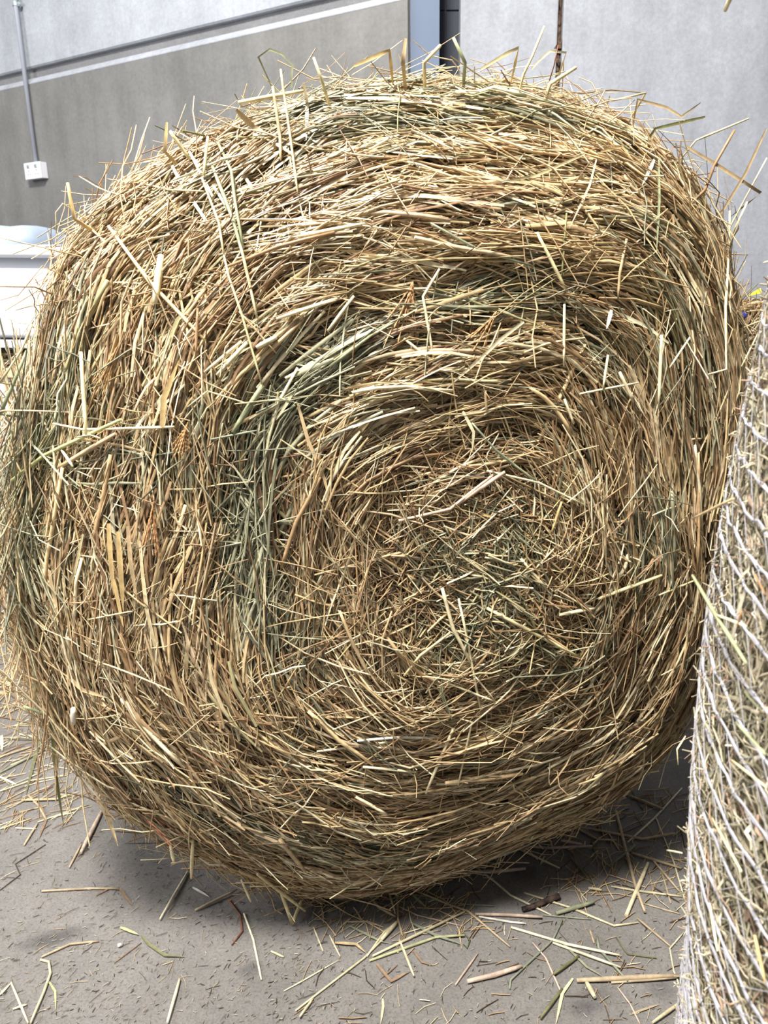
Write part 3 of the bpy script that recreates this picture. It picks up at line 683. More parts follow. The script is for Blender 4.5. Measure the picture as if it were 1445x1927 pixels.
# ================================================================== STANDING NET-WRAPPED BALE (right)
def net_bale(name, cx, cy, R, H, npale, label, net=True, lean=0.0, seedv=3, pal=(PAL_PALE, W_PALE), core=MAT_CORE_PALE, nstraws=0, face=None):
    root = empty(name, (cx, cy, 0)); tag(root, label, 'hay bale')
    prof = lambda z: R * (1 - 0.05 * np.clip((z / H - 0.5) * 2, -1, 1) ** 2 - 0.05 * np.clip((z - H + 0.08) / 0.08, 0, 1) ** 2.0 - 0.03 * np.clip((0.08 - z) / 0.08, 0, 1) ** 2)
    def S(a, z, lift=0.0):
        r = prof(z) + lift + 0.006 * np.sin(7 * a + 9 * z)
        return np.stack([cx + r * np.cos(a), cy + r * np.sin(a), z + 0 * a], axis=-1)
    nz, na = 26, 80
    v = []; f = []
    for k in range(nz + 1):
        z = 0.004 + (H - 0.004) * k / nz
        for j in range(na): v.append(S(np.array(2 * np.pi * j / na), np.array(z), -0.012))
    for k in range(nz):
        for j in range(na): f.append((k * na + j, k * na + (j + 1) % na, (k + 1) * na + (j + 1) % na, (k + 1) * na + j))
    f.append(tuple(range(na - 1, -1, -1))); f.append(tuple(nz * na + j for j in range(na)))
    mesh_obj('core', v, f, core, root, True)
    # visible sector first: angles that face the photograph's side get most strands
    g = []
    n = npale
    amin, amax = face if face else (0, 2 * np.pi)
    for (nn, wmin, wmax, sides, closed, l0, l1, lf0, lf1) in ((int(n * .5), .0010, .0026, 3, True, .015, .06, -.010, .003), (int(n * .35), .0015, .0045, 3, False, .012, .05, -.008, .003), (int(n * .15), .0006, .0014, 3, True, .015, .06, 0, .004)):
        a0 = rng.uniform(amin, amax, nn); z0 = rng.uniform(0.01, H, nn)
        al = rng.normal(0, 0.75, nn) + np.where(rng.random(nn) < 0.3, np.pi / 2, 0)
        L = rng.uniform(l0, l1, nn); t = np.linspace(-.5, .5, 4)[None] * L[:, None]
        A = a0[:, None] + t * np.cos(al)[:, None] / R; Z = np.clip(z0[:, None] + t * np.sin(al)[:, None], 0.004, H + 0.01)
        P = S(A, Z, rng.uniform(lf0, lf1, nn)[:, None] + rng.normal(0, .002, A.shape))
        nr = np.stack([np.cos(a0), np.sin(a0), 0 * a0], axis=1) + rng.normal(0, .4, (nn, 3))
        c = pick(*pal, nn) * rng.uniform(0.7, 1.12, (nn, 1))
        g.append((P, nr, rng.uniform(wmin, wmax, nn) / 2, c, sides, closed, 1.0 if closed else 0.5))
    # bristles
    nn = int(n * 0.10)
    a0 = rng.uniform(amin, amax, nn); z0 = rng.uniform(0.01, H, nn); L = rng.uniform(0.004, 0.016, nn)
    dirv = np.stack([np.cos(a0), np.sin(a0), 0 * a0], 1) * rng.uniform(.2, .8, (nn, 1)) + rng.normal(0, .6, (nn, 3)); dirv /= np.linalg.norm(dirv, axis=1, keepdims=True)
    st = S(a0, z0, 0.0)
    P = st[:, None] + dirv[:, None] * np.linspace(0, 1, 3)[None, :, None] * L[:, None, None] + rng.normal(0, .0015, (nn, 3, 3)); P[..., 2] = np.maximum(P[..., 2], .004)
    g.append((P, np.tile([0.3, 0.4, 0.8], (nn, 1)), rng.uniform(.0005, .0013, nn), pick(*pal, nn), 3, True, 1.0))
    tag(strand_mesh('hay_mass', g, MAT_STRAW_DULL, root), kind='stuff')
    return root, S
MAT_NET = plain('net_wrap', (160, 158, 163), 0.75, 0.2)
NB_C = (0.992, 0.422); NB_R = 0.72; NB_H = 1.56
facing = math.atan2(-NB_C[1], -NB_C[0])
nb, NS = net_bale('hay_bale', *NB_C, NB_R, NB_H, 46000, 'pale net-wrapped round hay bale standing on end at the right edge', face=(facing - 1.25, facing + 0.75))
def net_tube(path, rad, sides=4):
    v, q, _ = strand_arrays(path[None], np.array([[0.1, 0.2, 1.0]]), np.array([rad]), sides, True)
    return v, q
zs = np.arange(0.03, NB_H - 0.02, 0.030)
aa = np.linspace(facing - 1.9, facing + 1.4, 130)
zz = []
for i, z in enumerate(zs):
    zc = z + 0.004 * np.sin(aa * 4 + i * 1.3) + 0.002 * np.sin(aa * 11 + i * 2.1) + rng.normal(0, 0.001, len(aa))
    zz.append(zc)
    v1, q1 = net_tube(NS(aa, zc, 0.0042 + rng.normal(0, .0006, len(aa))), 0.0013)
    zt = zc + 0.0022 * np.sin(aa * 60 + i)
    v2, q2 = net_tube(NS(aa, zt, 0.0042), 0.0010)
    mesh_obj('net_strand', np.concatenate([v1, v2]), np.concatenate([q1, q2 + len(v1)]), MAT_NET, nb, True)
V = []; Q = []; b0 = 0
for i in range(len(zs) - 1):
    nzg = 74; az = np.linspace(aa[0], aa[-1], nzg); lo = np.interp(az, aa, zz[i]); hi = np.interp(az, aa, zz[i + 1])
    z = np.where(np.arange(nzg) % 2 == 0, lo, hi)
    v1, q1 = net_tube(NS(az, z, 0.0055), 0.0004, 3)
    V.append(v1); Q.append(q1 + b0); b0 += len(v1)
o = mesh_obj('net_thread', np.concatenate(V), np.concatenate(Q), MAT_NET, nb, True); tag(o, kind='stuff')
def on_net(px, py, lift=0.008):
    d = ray(px, py); ox, oy = CAM[0] - NB_C[0], CAM[1] - NB_C[1]; R = NB_R + lift
    a = d[0] ** 2 + d[1] ** 2; b = 2 * (ox * d[0] + oy * d[1]); c = ox * ox + oy * oy - R * R
    disc = b * b - 4 * a * c
    t = (-b - math.sqrt(disc)) / (2 * a) if disc > 0 else -b / (2 * a)
    return CAM + d * t
rad_n = np.array([math.cos(facing), math.sin(facing), 0])
NETSTRAW = [([(1303, 1083), (1345, 1155), (1380, 1210), (1405, 1250)], 6, 'green', 's'), ([(1347, 1157), (1403, 1178)], 5, 'cream', 's'), ([(1380, 938), (1303, 976)], 5, 'tan', 's'), ([(1395, 1150), (1388, 1180)], 5, 'brown', 's'),
            ([(1290, 1385), (1274, 1410), (1276, 1440)], 3, 'pale', 'b'), ([(1255, 1600), (1283, 1605)], 3, 'cream', 's'), ([(1420, 1760), (1440, 1850)], 5, 'gold', 's'), ([(1376, 1430), (1440, 1480)], 4, 'pale', 's'), ([(1400, 1300), (1435, 1340)], 5, 'green', 'b'),
            ([(1340, 1540), (1395, 1640)], 4, 'pale', 's'), ([(1335, 1700), (1350, 1790)], 4, 'cream', 's'), ([(1420, 1080), (1440, 1120)], 4, 'brown', 's'), ([(1385, 1360), (1440, 1420)], 5, 'green', 's')]
for pts, w, cn, kd in NETSTRAW:
    P = [on_net(x, y, 0.012) for x, y in pts]
    single_straw('straw', P, 0.5 * w * np.linalg.norm(P[0] - CAM) / F, COL[cn], MAT_STRAW_DULL, nb, 'blade' if kd == 'b' else 'stalk', nrm=rad_n)
# long stray stalk arching out from the top of the netted bale
tip = CAM + ray(1364, 20) * 0.98; mid = CAM + ray(1376, -8) * 0.97; mid2 = CAM + ray(1420, -60) * 0.92
base = np.array([NB_C[0] - 0.30, NB_C[1] - 0.10, NB_H - 0.01])
single_straw('straw', [base, mid2, mid, tip], 0.0028, COL['cream'], MAT_STRAW_DULL, nb, 'stalk', nrm=rad_n)

# ================================================================== BACKGROUND THINGS
# dim hay bale in the gap behind, right
hb, HS = net_bale('hay_bale', 1.47, 2.62, 0.50, 1.14, 7000, 'dim hay bale in the gap behind, between the two front bales', pal=(PAL_TAN, W_TAN), core=MAT_CORE, face=(math.radians(150), math.radians(290)))
n = 700
a0 = rng.uniform(math.radians(140), math.radians(280), n); L = rng.uniform(.06, .2, n)
st = np.stack([1.47 + 0.45 * np.cos(a0), 2.62 + 0.45 * np.sin(a0), np.full(n, 1.12) + rng.uniform(0, .03, n)], 1)
dr = np.stack([np.cos(a0), np.sin(a0), rng.uniform(-.5, .7, n)], 1) + rng.normal(0, .4, (n, 3)); dr /= np.linalg.norm(dr, axis=1, keepdims=True)
P = st[:, None] + dr[:, None] * np.linspace(-.3, .7, 4)[None, :, None] * L[:, None, None]; P[..., 2] -= (np.linspace(0, 1, 4) ** 2 * .03)[None]
tag(strand_mesh('loose_top_hay', [(P, np.tile([0, 0, 1.0], (n, 1)), rng.uniform(.0008, .002, n), pick(PAL_TAN, W_TAN, n), 3, True, 1.0)], MAT_STRAW, hb), kind='stuff')
def small_blob(name, p, rx, ry, rz, mat, label, cat, seed=1):
    import bmesh
    bm = bmesh.new(); bmesh.ops.create_icosphere(bm, subdivisions=2, radius=1)
    rs = random.Random(seed)
    for q in bm.verts:
        k = 1 + rs.uniform(-.16, .16); q.co = Vector((q.co.x * rx * k, q.co.y * ry * k, q.co.z * rz * k))
    me = bpy.data.meshes.new(name); bm.to_mesh(me); bm.free(); me.materials.append(mat)
    o = bpy.data.objects.new(name, me); C.objects.link(o); o.location = [float(x) for x in p]
    return tag(o, label, cat)
MAT_BLUE = plain('blue_plastic', (60, 66, 150), 0.4); MAT_YELLOW = plain('yellow_plastic', (240, 228, 60), 0.5); MAT_STONE = plain('pale_stone', (188, 184, 176), 0.85)
def on_hb(px, py, lift):
    d = ray(px, py); ox, oy = CAM[0] - 1.47, CAM[1] - 2.62; R = 0.5 + lift
    a = d[0] ** 2 + d[1] ** 2; b = 2 * (ox * d[0] + oy * d[1]); c = ox * ox + oy * oy - R * R
    return CAM + d * ((-b - math.sqrt(max(b * b - 4 * a * c, 0))) / (2 * a))
small_blob('plastic_bead', on_hb(1400, 593, 0.004), 0.008, 0.006, 0.009, MAT_BLUE, 'small blue plastic bead stuck in the dim hay bale behind', 'bead')
yp = CAM + ray(1424, 549) * 2.62
ys = MB(); 
for (dx, dz) in ((-0.03, 0.0), (0.0, 0.012), (0.035, 0.028)):
    pass
v = [yp + np.array([x, y, z]) for (x, y, z) in ((-.02, 0, -.012), (.02, .01, -.004), (.02, .02, .010), (.0, .01, .002), (-.02, 0, -.009))]
v2 = [p + np.array([0, .002, .0]) for p in v]
nn = len(v)
o = mesh_obj('plastic_scrap', v + v2, [tuple(range(nn)), tuple(range(2 * nn - 1, nn - 1, -1))] + [(i, nn + i, nn + (i + 1) % nn, (i + 1) % nn) for i in range(nn)], MAT_YELLOW)
tag(o, 'small yellow plastic scrap lying on top of the dim hay bale behind', 'scrap')

# white tub on a white crate at the left
TA = math.radians(-6)
crate = empty('crate', (-1.75, 3.35, 0), TA); tag(crate, 'white crate with a pale timber top edge, behind the bale at the left', 'crate')
cw, cd, chh = 0.72, 0.34, 0.93
for k in range(5):
    m = MB(); m.box(-cw, cw, -cd, -cd + 0.02, 0.02 + k * 0.172, 0.02 + k * 0.172 + 0.168, 0.004); m.obj('side_board', MAT_TUB_LOW, crate, local=True)
m = MB(); m.box(-cw + .002, cw - .002, -cd + 0.02, cd, 0.0, chh - 0.03); m.obj('body', MAT_TUB_LOW, crate, local=True)
m = MB(); m.box(-cw - .01, cw + .01, -cd - 0.015, cd + .01, chh - 0.035, chh, 0.004); m.obj('top_edge', MAT_TIMBER, crate, local=True)
n = 2600
x = rng.uniform(-cw, cw, n); y = rng.uniform(-cd, cd, n) ; L = rng.uniform(.04, .16, n); an = rng.uniform(0, 2 * np.pi, n)
y = np.where(rng.random(n) < .5, rng.uniform(-cd - .01, -cd + .12, n), y)
zb = chh + rng.uniform(0.002, .058, n)
dr = np.stack([np.cos(an), np.sin(an) * .6, rng.normal(0, .12, n)], 1)
P = np.stack([x, y, zb], 1)[:, None] + dr[:, None] * np.linspace(-.5, .5, 4)[None, :, None] * L[:, None, None]
P[..., 2] = np.clip(P[..., 2], chh + .002, chh + .066)
ca, sa_ = math.cos(TA), math.sin(TA)
Pw = P.copy(); Pw[..., 0] = -1.75 + P[..., 0] * ca - P[..., 1] * sa_; Pw[..., 1] = 3.35 + P[..., 0] * sa_ + P[..., 1] * ca
hl = strand_mesh('loose_hay', [(Pw, np.tile([0, 0.3, 1.0], (n, 1)), rng.uniform(.001, .0026, n), np.where(rng.random((n, 1)) < .4, pick(PAL_GREEN, W_GREEN, n) * .7, pick(PAL_TAN, W_TAN, n) * .8), 3, True, 1.0)], MAT_STRAW_DULL)
tag(hl, 'flattened layer of loose hay squeezed between the white tub and the crate', 'hay', kind='stuff')

tub = empty('tub', (-1.72, 3.30, chh + 0.068), TA); tag(tub, 'white plastic tub with a thick rolled rim, behind the bale at the left', 'tub')
tub.rotation_euler = (0, math.radians(1.6), TA)
tub.location.z = chh + 0.072 + 0.02
def ring(w, d, z, r=0.06, n=6):
    pts = []
    for (sx, sy, a0) in ((1, 1, 0), (-1, 1, 90), (-1, -1, 180), (1, -1, 270)):
        for k in range(n + 1):
            a = math.radians(a0 + 90 * k / n); pts.append((sx * (w - r) + r * math.cos(a), sy * (d - r) + r * math.sin(a), z))
    return pts
def loft(rings, close_bottom=False, close_top=False):
    v = [p for r in rings for p in r]; n = len(rings[0]); f = []
    for k in range(len(rings) - 1):
        for i in range(n): f.append((k * n + i, k * n + (i + 1) % n, (k + 1) * n + (i + 1) % n, (k + 1) * n + i))
    if close_bottom: f.append(tuple(range(n - 1, -1, -1)))
    if close_top: f.append(tuple((len(rings) - 1) * n + i for i in range(n)))
    return v, f
TW, TD = 0.78, 0.33
v, f = loft([ring(TW, TD, 0.034), ring(TW + .004, TD + .004, .05), ring(TW + .004, TD + .004, .12), ring(TW - .006, TD - .006, .20), ring(TW - .006, TD - .006, .265), ring(TW - .045, TD - .045, .285), ring(TW - .045, TD - .045, .335), ring(TW - .08, TD - .08, .335), ring(TW - .1, TD - .1, .296)], True, True)
mesh_obj('body', v, f, MAT_TUB, tub, True, True)
v, f = loft([ring(TW - .05, TD - .05, .318), ring(TW - .004, TD - .004, .318), ring(TW + .006, TD + .006, .328), ring(TW + .006, TD + .006, .352), ring(TW - .004, TD - .004, .362), ring(TW - .06, TD - .06, .362), ring(TW - .075, TD - .075, .35), ring(TW - .075, TD - .075, .33)])
mesh_obj('rim', v, f, MAT_TUB, tub, True, True)
v, f = loft([ring(TW - .004, TD - .004, .026), ring(TW - .004, TD - .004, .034)], True, True); mesh_obj('seam', v, f, MAT_RUBBER, tub, False, True)
v, f = loft([ring(TW - .002, TD - .002, -.004), ring(TW, TD, 0.0), ring(TW, TD, .026)], True, True); mesh_obj('base_band', v, f, MAT_TUB, tub, False, True)

# filled sack lying in the tub
sx0 = pl(-130, 440, 3.33)[0]; sx1 = pl(76, 440, 3.2)[0]
sack = empty('sack', ((sx0 + sx1) / 2, 3.36, 1.335), TA + 0.02); tag(sack, 'filled blue-grey sack with dark print lying in the white tub', 'sack')
sl = (sx1 - sx0) / 2; v = []; f = []; nx, na = 22, 20
for i in range(nx + 1):
    t = -1 + 2 * i / nx; e = max(0.0, 1 - abs(t) ** 7) ** 0.5
    for j in range(na):
        a = 2 * math.pi * j / na
        c_, s_ = math.cos(a), math.sin(a)
        wob = 1 + .03 * math.sin(7 * t + 3 * a)
        hy = 0.20 * math.copysign(abs(c_) ** .7, c_) * (0.82 + .18 * e) * wob
        hz = (0.072 * math.copysign(abs(s_) ** .8, s_)) * (0.5 + .5 * e) * wob + .004 * math.sin(11 * t) * s_
        v.append((t * sl, hy, hz + 0.058))
for i in range(nx):
    for j in range(na): f.append((i * na + j, i * na + (j + 1) % na, (i + 1) * na + (j + 1) % na, (i + 1) * na + j))
f.append(tuple(range(na - 1, -1, -1))); f.append(tuple(nx * na + j for j in range(na)))
sack_body = mesh_obj('sack_body', v, f, MAT_SACK, sack, True, True)
tcu = bpy.data.curves.new('print', 'FONT'); tcu.body = 'FOR M'; tcu.size = 0.042; tcu.align_x = 'RIGHT'; tcu.extrude = 0.0008
tob = bpy.data.objects.new('print_tmp', tcu); C.objects.link(tob)
dg = bpy.context.evaluated_depsgraph_get(); me = bpy.data.meshes.new_from_object(tob.evaluated_get(dg)); bpy.data.objects.remove(tob)
me.materials.clear(); me.materials.append(MAT_PRINT)
tp = bpy.data.objects.new('print', me); C.objects.link(tp); tp.parent = sack_body
tp.location = (sl - 0.135, -0.2045, 0.040); tp.rotation_euler = (math.radians(82), 0, 0)

# ================================================================== LOOSE STRAWS, TWIG AND PEBBLE ON THE FLOOR
LR = 'thin loose straw on the shaded concrete between the two front bales'
LM = 'thin loose straw in the scattered litter in front of the bale'
LL = 'thin loose straw on the bright concrete at the lower left'
LB = 'thin loose straw in the thick litter beside the bale at the left'
FLOOR = [
 ([(556, 1902), (600, 1868), (685, 1803), (747, 1740)], 4, 'pale', 's', 'long straight pale stalk reaching down-left out of the straw cluster before the bale'),
 ([(701, 1799), (874, 1718)], 5, 'pale', 's', 'long pale stalk crossing the straw cluster before the bale, upper of a parallel pair'),
 ([(695, 1808), (819, 1764), (874, 1762)], 5, 'lime', 's', 'yellow-green stalk, lower of a parallel pair in the straw cluster'),
 ([(656, 1742), (717, 1772), (737, 1776)], 5, 'green', 'b', LM), ([(717, 1769), (747, 1737)], 8, 'pale', 's', 'short thick bundle-like pale stalk at the heart of the straw cluster'),
 ([(690, 1800), (722, 1755), (748, 1733)], 4, 'pale', 's', LM), ([(747, 1667), (749, 1730), (757, 1760)], 4, 'tan', 's', LM), ([(752, 1769), (779, 1839)], 5, 'pale', 's', LM),
 ([(708, 1814), (736, 1847), (772, 1827)], 6, 'brown', 'b', 'brown leaf blade folded into a V below the straw cluster'), ([(630, 1774), (670, 1777), (687, 1792)], 7, 'gold', 'b', 'curved orange-tan leaf blade at the left of the straw cluster'),
 ([(654, 1735), (692, 1735), (722, 1745)], 5, 'tan', 'b', LM), ([(727, 1662), (744, 1720)], 4, 'pale', 's', LM), ([(772, 1681), (804, 1710)], 6, 'lime', 'b', 'short bright yellow-green blade just below the bale foot'),
 ([(772, 1672), (844, 1702), (881, 1715), (960, 1782)], 4, 'tan', 's', 'long bent tan stalk running down-right from the bale foot'), ([(774, 1737), (817, 1759), (869, 1777)], 7, 'grey', 'b', 'flat grey-green leaf blade across the straw cluster'),
 ([(749, 1705), (784, 1722), (867, 1742)], 3, 'pink', 's', LM), ([(857, 1853), (899, 1794)], 4, 'pink', 's', 'short split pinkish straw lying alone below the straw cluster'), ([(879, 1847), (930, 1835), (982, 1820)], 9, 'pink', 's', 'thick cut pinkish stalk lying alone below the twig'),
 ([(776, 1789), (794, 1811), (814, 1817)], 4, 'brown', 'b', LM), ([(720, 1879), (721, 1894), (716, 1927)], 5, 'pale', 'b', 'pale pointed straw at the bottom edge of the photo, near its middle'), ([(682, 1667), (712, 1707), (744, 1727)], 5, 'tan', 's', LM),
 ([(860, 1756), (874, 1757), (884, 1769), (879, 1784), (872, 1777)], 3, 'dgreen', 's', 'dark green curled grass hook at the right end of the straw cluster'), ([(894, 1720), (960, 1722), (1020, 1728)], 6, 'pink', 's', 'straight pinkish stalk pointing from the straw cluster to the twig'),
 ([(901, 1725), (960, 1735), (990, 1738)], 4, 'white', 's', LM), ([(986, 1680), (1073, 1708), (1155, 1742), (1201, 1736)], 4, 'pale', 's', 'long pale stalk passing under the dark twig'), ([(1046, 1719), (1118, 1699)], 8, 'green', 's', 'short flat grey-green stalk at the right of the dark twig'),
 ([(1022, 1722), (1112, 1730)], 3, 'grey', 's', LR), ([(962, 1745), (1068, 1777), (1166, 1800)], 5, 'cream', 's', 'long straight cream stalk below the dark twig, upper of two'), ([(1040, 1774), (1168, 1823)], 5, 'cream', 's', 'long straight cream stalk below the dark twig, lower of two'),
 ([(1089, 1799), (1041, 1836)], 6, 'olive', 's', 'short olive stalk under the two long cream stalks'), ([(1058, 1731), (1040, 1769), (986, 1820), (961, 1844), (959, 1861)], 4, 'grey', 's', 'crooked grey-brown stem bent at its lower end'), ([(1002, 1774), (1027, 1803), (1058, 1872)], 3.5, 'pink', 's', LR),
 ([(1078, 1841), (1058, 1869), (1046, 1927)], 6, 'pale', 'b', 'pale stalk running down to the bottom edge below the cream stalks'), ([(1058, 1861), (1017, 1918)], 6, 'olive', 's', 'olive stalk meeting the pale one near the bottom edge'), ([(1085, 1845), (1283, 1838)], 9, 'tan', 's', 'thickest tan stalk, lying level and touching the netted bale'),
 ([(1150, 1849), (1273, 1842)], 5, 'tan', 's', LR), ([(1104, 1849), (1119, 1879)], 9, 'pale', 's', 'short broad pale stalk sticking out below the thickest tan stalk'), ([(1123, 1762), (1127, 1785), (1181, 1849)], 5, 'grey', 's', 'bent grey-green stem crossing the thickest tan stalk'),
 ([(1058, 1774), (1104, 1820), (1135, 1838)], 5, 'green', 'b', LR), ([(1162, 1858), (1186, 1890), (1204, 1927)], 3, 'pink', 's', LR), ([(1178, 1723), (1219, 1626)], 8, 'pale', 's', 'thick pale stalk forming an X beside the netted bale, leaning right'), ([(1159, 1526), (1176, 1593), (1196, 1669), (1213, 1718)], 6, 'tan', 's', 'long tan stalk forming an X beside the netted bale, leaning left'),
 ([(1150, 1668), (1196, 1676), (1283, 1687)], 4, 'pale', 's', LR), ([(1070, 1608), (1114, 1662)], 4, 'olive', 's', LR), ([(1181, 1585), (1232, 1539), (1283, 1483)], 4, 'cream', 's', 'long cream straw slanting up towards the netted bale'), ([(1233, 1536), (1268, 1623), (1288, 1692)], 3, 'cream', 's', 'long thin cream straw running down along the netted bale'),
 ([(1148, 1628), (1196, 1593)], 5, 'grey', 's', LR), ([(1109, 1559), (1209, 1579), (1270, 1570)], 5, 'tan', 's', LR), ([(1066, 1548), (1125, 1580), (1160, 1581)], 4, 'tan', 's', LR), ([(1178, 1495), (1247, 1524)], 5, 'tan', 's', LR), ([(1189, 1605), (1281, 1636)], 5, 'tan', 's', LR),
 ([(1222, 1611), (1278, 1677)], 4, 'tan', 's', LR), ([(1199, 1728), (1263, 1782)], 4, 'tan', 's', LR), ([(1287, 1754), (1260, 1785), (1268, 1828), (1288, 1879)], 3, 'cream', 's', 'cream straw bent into a hook against the netted bale near the bottom'), ([(1287, 1882), (1227, 1927)], 6, 'pale', 's', 'pale stalk in the bottom right corner, slanting up to the netted bale'),
 ([(1107, 1671), (1132, 1677)], 5, 'pale', 's', LR), ([(1055, 1582), (1099, 1589)], 8, 'pink', 'b', 'short broad pink flake near the right foot of the big bale'), ([(958, 1590), (1032, 1596), (1114, 1594)], 5, 'pink', 's', LR), ([(956, 1585), (1045, 1573)], 5, 'tan', 's', LR), ([(991, 1541), (1032, 1572), (1043, 1608)], 4, 'tan', 's', LR),
 ([(930, 1575), (1053, 1634)], 4, 'pale', 's', LR), ([(850, 1642), (930, 1640), (989, 1637)], 7, 'pink', 's', 'long frayed pinkish stalk lying level at the front foot of the bale'), ([(880, 1620), (931, 1659), (961, 1685), (1037, 1722)], 4, 'cream', 's', 'long cream stalk running from the bale foot to the left of the twig'),
 ([(357, 1634), (301, 1732)], 5, 'cream', 's', 'straight cream stalk slanting down-left below the bale\'s lower left edge'), ([(367, 1713), (447, 1676)], 5, 'tan', 's', 'straight tan stalk just left of the reddish curved stem'), ([(429, 1692), (452, 1722), (456, 1752), (436, 1778)], 4, 'red', 's', 'reddish-brown curved stem below the bale'),
 ([(459, 1719), (477, 1769), (492, 1844)], 4, 'cream', 's', 'straight cream straw with a split end, right of the reddish stem'), ([(266, 1761), (280, 1777), (310, 1798), (347, 1800)], 6, 'olive', 'b', 'curved olive-grey blade right of the pebble'), ([(338, 1843), (315, 1927)], 6, 'cream', 's', 'straight cream stalk at the bottom edge, left half of the photo'),
 ([(362, 1670), (394, 1688)], 5, 'white', 'b', LM), ([(534, 1865), (569, 1846), (640, 1805)], 3, 'pale', 'b', 'thin pale grass stem with a leaf tip, left of the long straight stalk'), ([(589, 1879), (564, 1916)], 5, 'pale', 's', 'short pale stalk crossing the lower end of the long straight stalk'),
 ([(191, 1527), (152, 1607)], 8, 'pink', 's', 'thick grey-pink stalk lying near the bale\'s lower left edge'), ([(153, 1589), (130, 1633)], 4, 'tan', 's', LL), ([(78, 1677), (168, 1672), (224, 1672)], 4, 'tan', 's', 'level tan stem with a withered branching end'), ([(224, 1671), (248, 1704)], 5, 'brown', 'b', LL), ([(180, 1685), (205, 1672), (224, 1674)], 4, 'brown', 'b', LL),
 ([(75, 1513), (86, 1544), (73, 1578)], 5, 'brown', 'b', LB), ([(29, 1558), (68, 1560)], 3, 'cream', 's', LL), ([(71, 1549), (45, 1591)], 4, 'tan', 's', LL), ([(0, 1675), (38, 1646), (29, 1626), (86, 1589)], 2, 'dark', 's', 'thin dark crooked stem at the left edge'), ([(78, 1801), (131, 1777), (186, 1771)], 4, 'tan', 's', 'thin tan stem with a fine tail below the dark oil stain'),
 ([(226, 1745), (261, 1759)], 6, 'lime', 'b', 'yellow-green husk above the pebble'), ([(21, 1849), (53, 1925)], 4, 'cream', 's', 'straight cream straw in the bottom left corner'), ([(76, 1806), (92, 1810), (95, 1832), (82, 1868), (58, 1927)], 5, 'pale', 's', 'long bent pale stalk near the bottom left corner'), ([(91, 1846), (104, 1866), (105, 1899)], 4, 'lime', 'b', 'curved yellowish blade beside the long bent pale stalk'),
 ([(0, 1872), (20, 1850)], 5, 'pale', 'b', LL), ([(24, 1899), (51, 1890)], 4, 'cream', 's', LL), ([(215, 1812), (266, 1774)], 2, 'brown', 's', 'fine brown stem below the pebble'), ([(0, 1454), (110, 1398)], 4, 'green', 's', LB), ([(0, 1424), (63, 1404)], 4, 'tan', 's', LB), ([(0, 1462), (30, 1476)], 4, 'white', 's', LB), ([(0, 1489), (58, 1469), (126, 1459)], 3, 'pale', 's', LB),
 ([(40, 1506), (106, 1504), (149, 1489)], 6, 'gold', 'b', 'yellow leaf blade lying level beside the bale at the left'), ([(53, 1496), (73, 1517), (88, 1544)], 4, 'tan', 's', LB), ([(71, 1547), (166, 1514)], 3, 'pale', 's', LB), ([(3, 1384), (4, 1413)], 6, 'cream', 'b', LB), ([(37, 1381), (66, 1388)], 4, 'cream', 's', LB), ([(78, 1378), (65, 1429), (48, 1496)], 6, 'olive', 'b', 'olive blade hanging to the floor at the bale\'s lower left edge'),
 ([(20, 1440), (70, 1420)], 3, 'pale', 's', LB), ([(10, 1520), (70, 1498)], 3, 'tan', 's', LB), ([(0, 1350), (40, 1330)], 3, 'tan', 's', LB), ([(10, 1290), (60, 1280)], 3, 'tan', 's', LB), ([(0, 1560), (60, 1540)], 3, 'pale', 's', LB), ([(620, 1760), (640, 1800)], 3, 'pale', 's', LM), ([(590, 1745), (608, 1790)], 3, 'pale', 's', LM), ([(510, 1790), (534, 1801)], 4, 'pale', 's', LL),
 ([(800, 1690), (850, 1700), (930, 1705)], 3, 'grey', 's', LM), ([(1140, 1560), (1165, 1600)], 3, 'tan', 's', LR), ([(1245, 1640), (1262, 1700)], 3, 'tan', 's', LR), ([(1210, 1700), (1280, 1720)], 2.5, 'tan', 's', LR), ([(1110, 1750), (1118, 1775)], 4, 'tan', 's', LR), ([(1160, 1765), (1180, 1795), (1235, 1803)], 3, 'olive', 's', LR), ([(1190, 1907), (1240, 1890)], 4, 'tan', 'b', LR)]
WHERE = {LR: 'between the front bales', LM: 'in the litter before the bale', LL: 'on the bright lower left floor', LB: 'in the litter left of the bale'}
GROUPN = {LR: 'thin straws between the front bales', LM: 'thin straws in the litter before the bale', LL: 'thin straws on the lower left floor', LB: 'thin straws beside the bale at the left'}
shared = []
for k, (pts, w, cn, kd, lab) in enumerate(FLOOR):
    base = on_floor(*pts[0]); scale = np.linalg.norm(base - CAM) / F
    r = max(0.42 * w * scale, 0.0008)
    z = r + 0.001
    P = [on_floor(x, y, z) for x, y in pts]
    if kd == 's' and w >= 5: P[-1][2] += 0.003
    o = single_straw('loose_straw', P, r, (COL[cn] * 0.78 + COL[cn].mean() * 0.22) * rng.uniform(0.68, 0.82), MAT_STRAW_DULL, None, 'stalk' if kd == 's' else 'blade')
    me = o.data; c = np.mean([np.array(q.co) for q in me.vertices], axis=0); zmin = min(q.co.z for q in me.vertices)
    piv = Vector((float(c[0]), float(c[1]), float(zmin)))
    me.transform(Matrix.Translation(-piv)); o.location = piv
    if lab in WHERE: shared.append((lab, cn, kd, pts, o))
    else: tag(o, lab, 'straw')
ORD = ['leftmost', 'second from the left', 'third from the left', 'fourth from the left', 'fifth from the left', 'sixth from the left', 'seventh from the left', 'eighth from the left', 'ninth from the left', 'tenth from the left', 'eleventh from the left', 'twelfth from the left', 'thirteenth from the left', 'fourteenth from the left', 'fifteenth from the left']
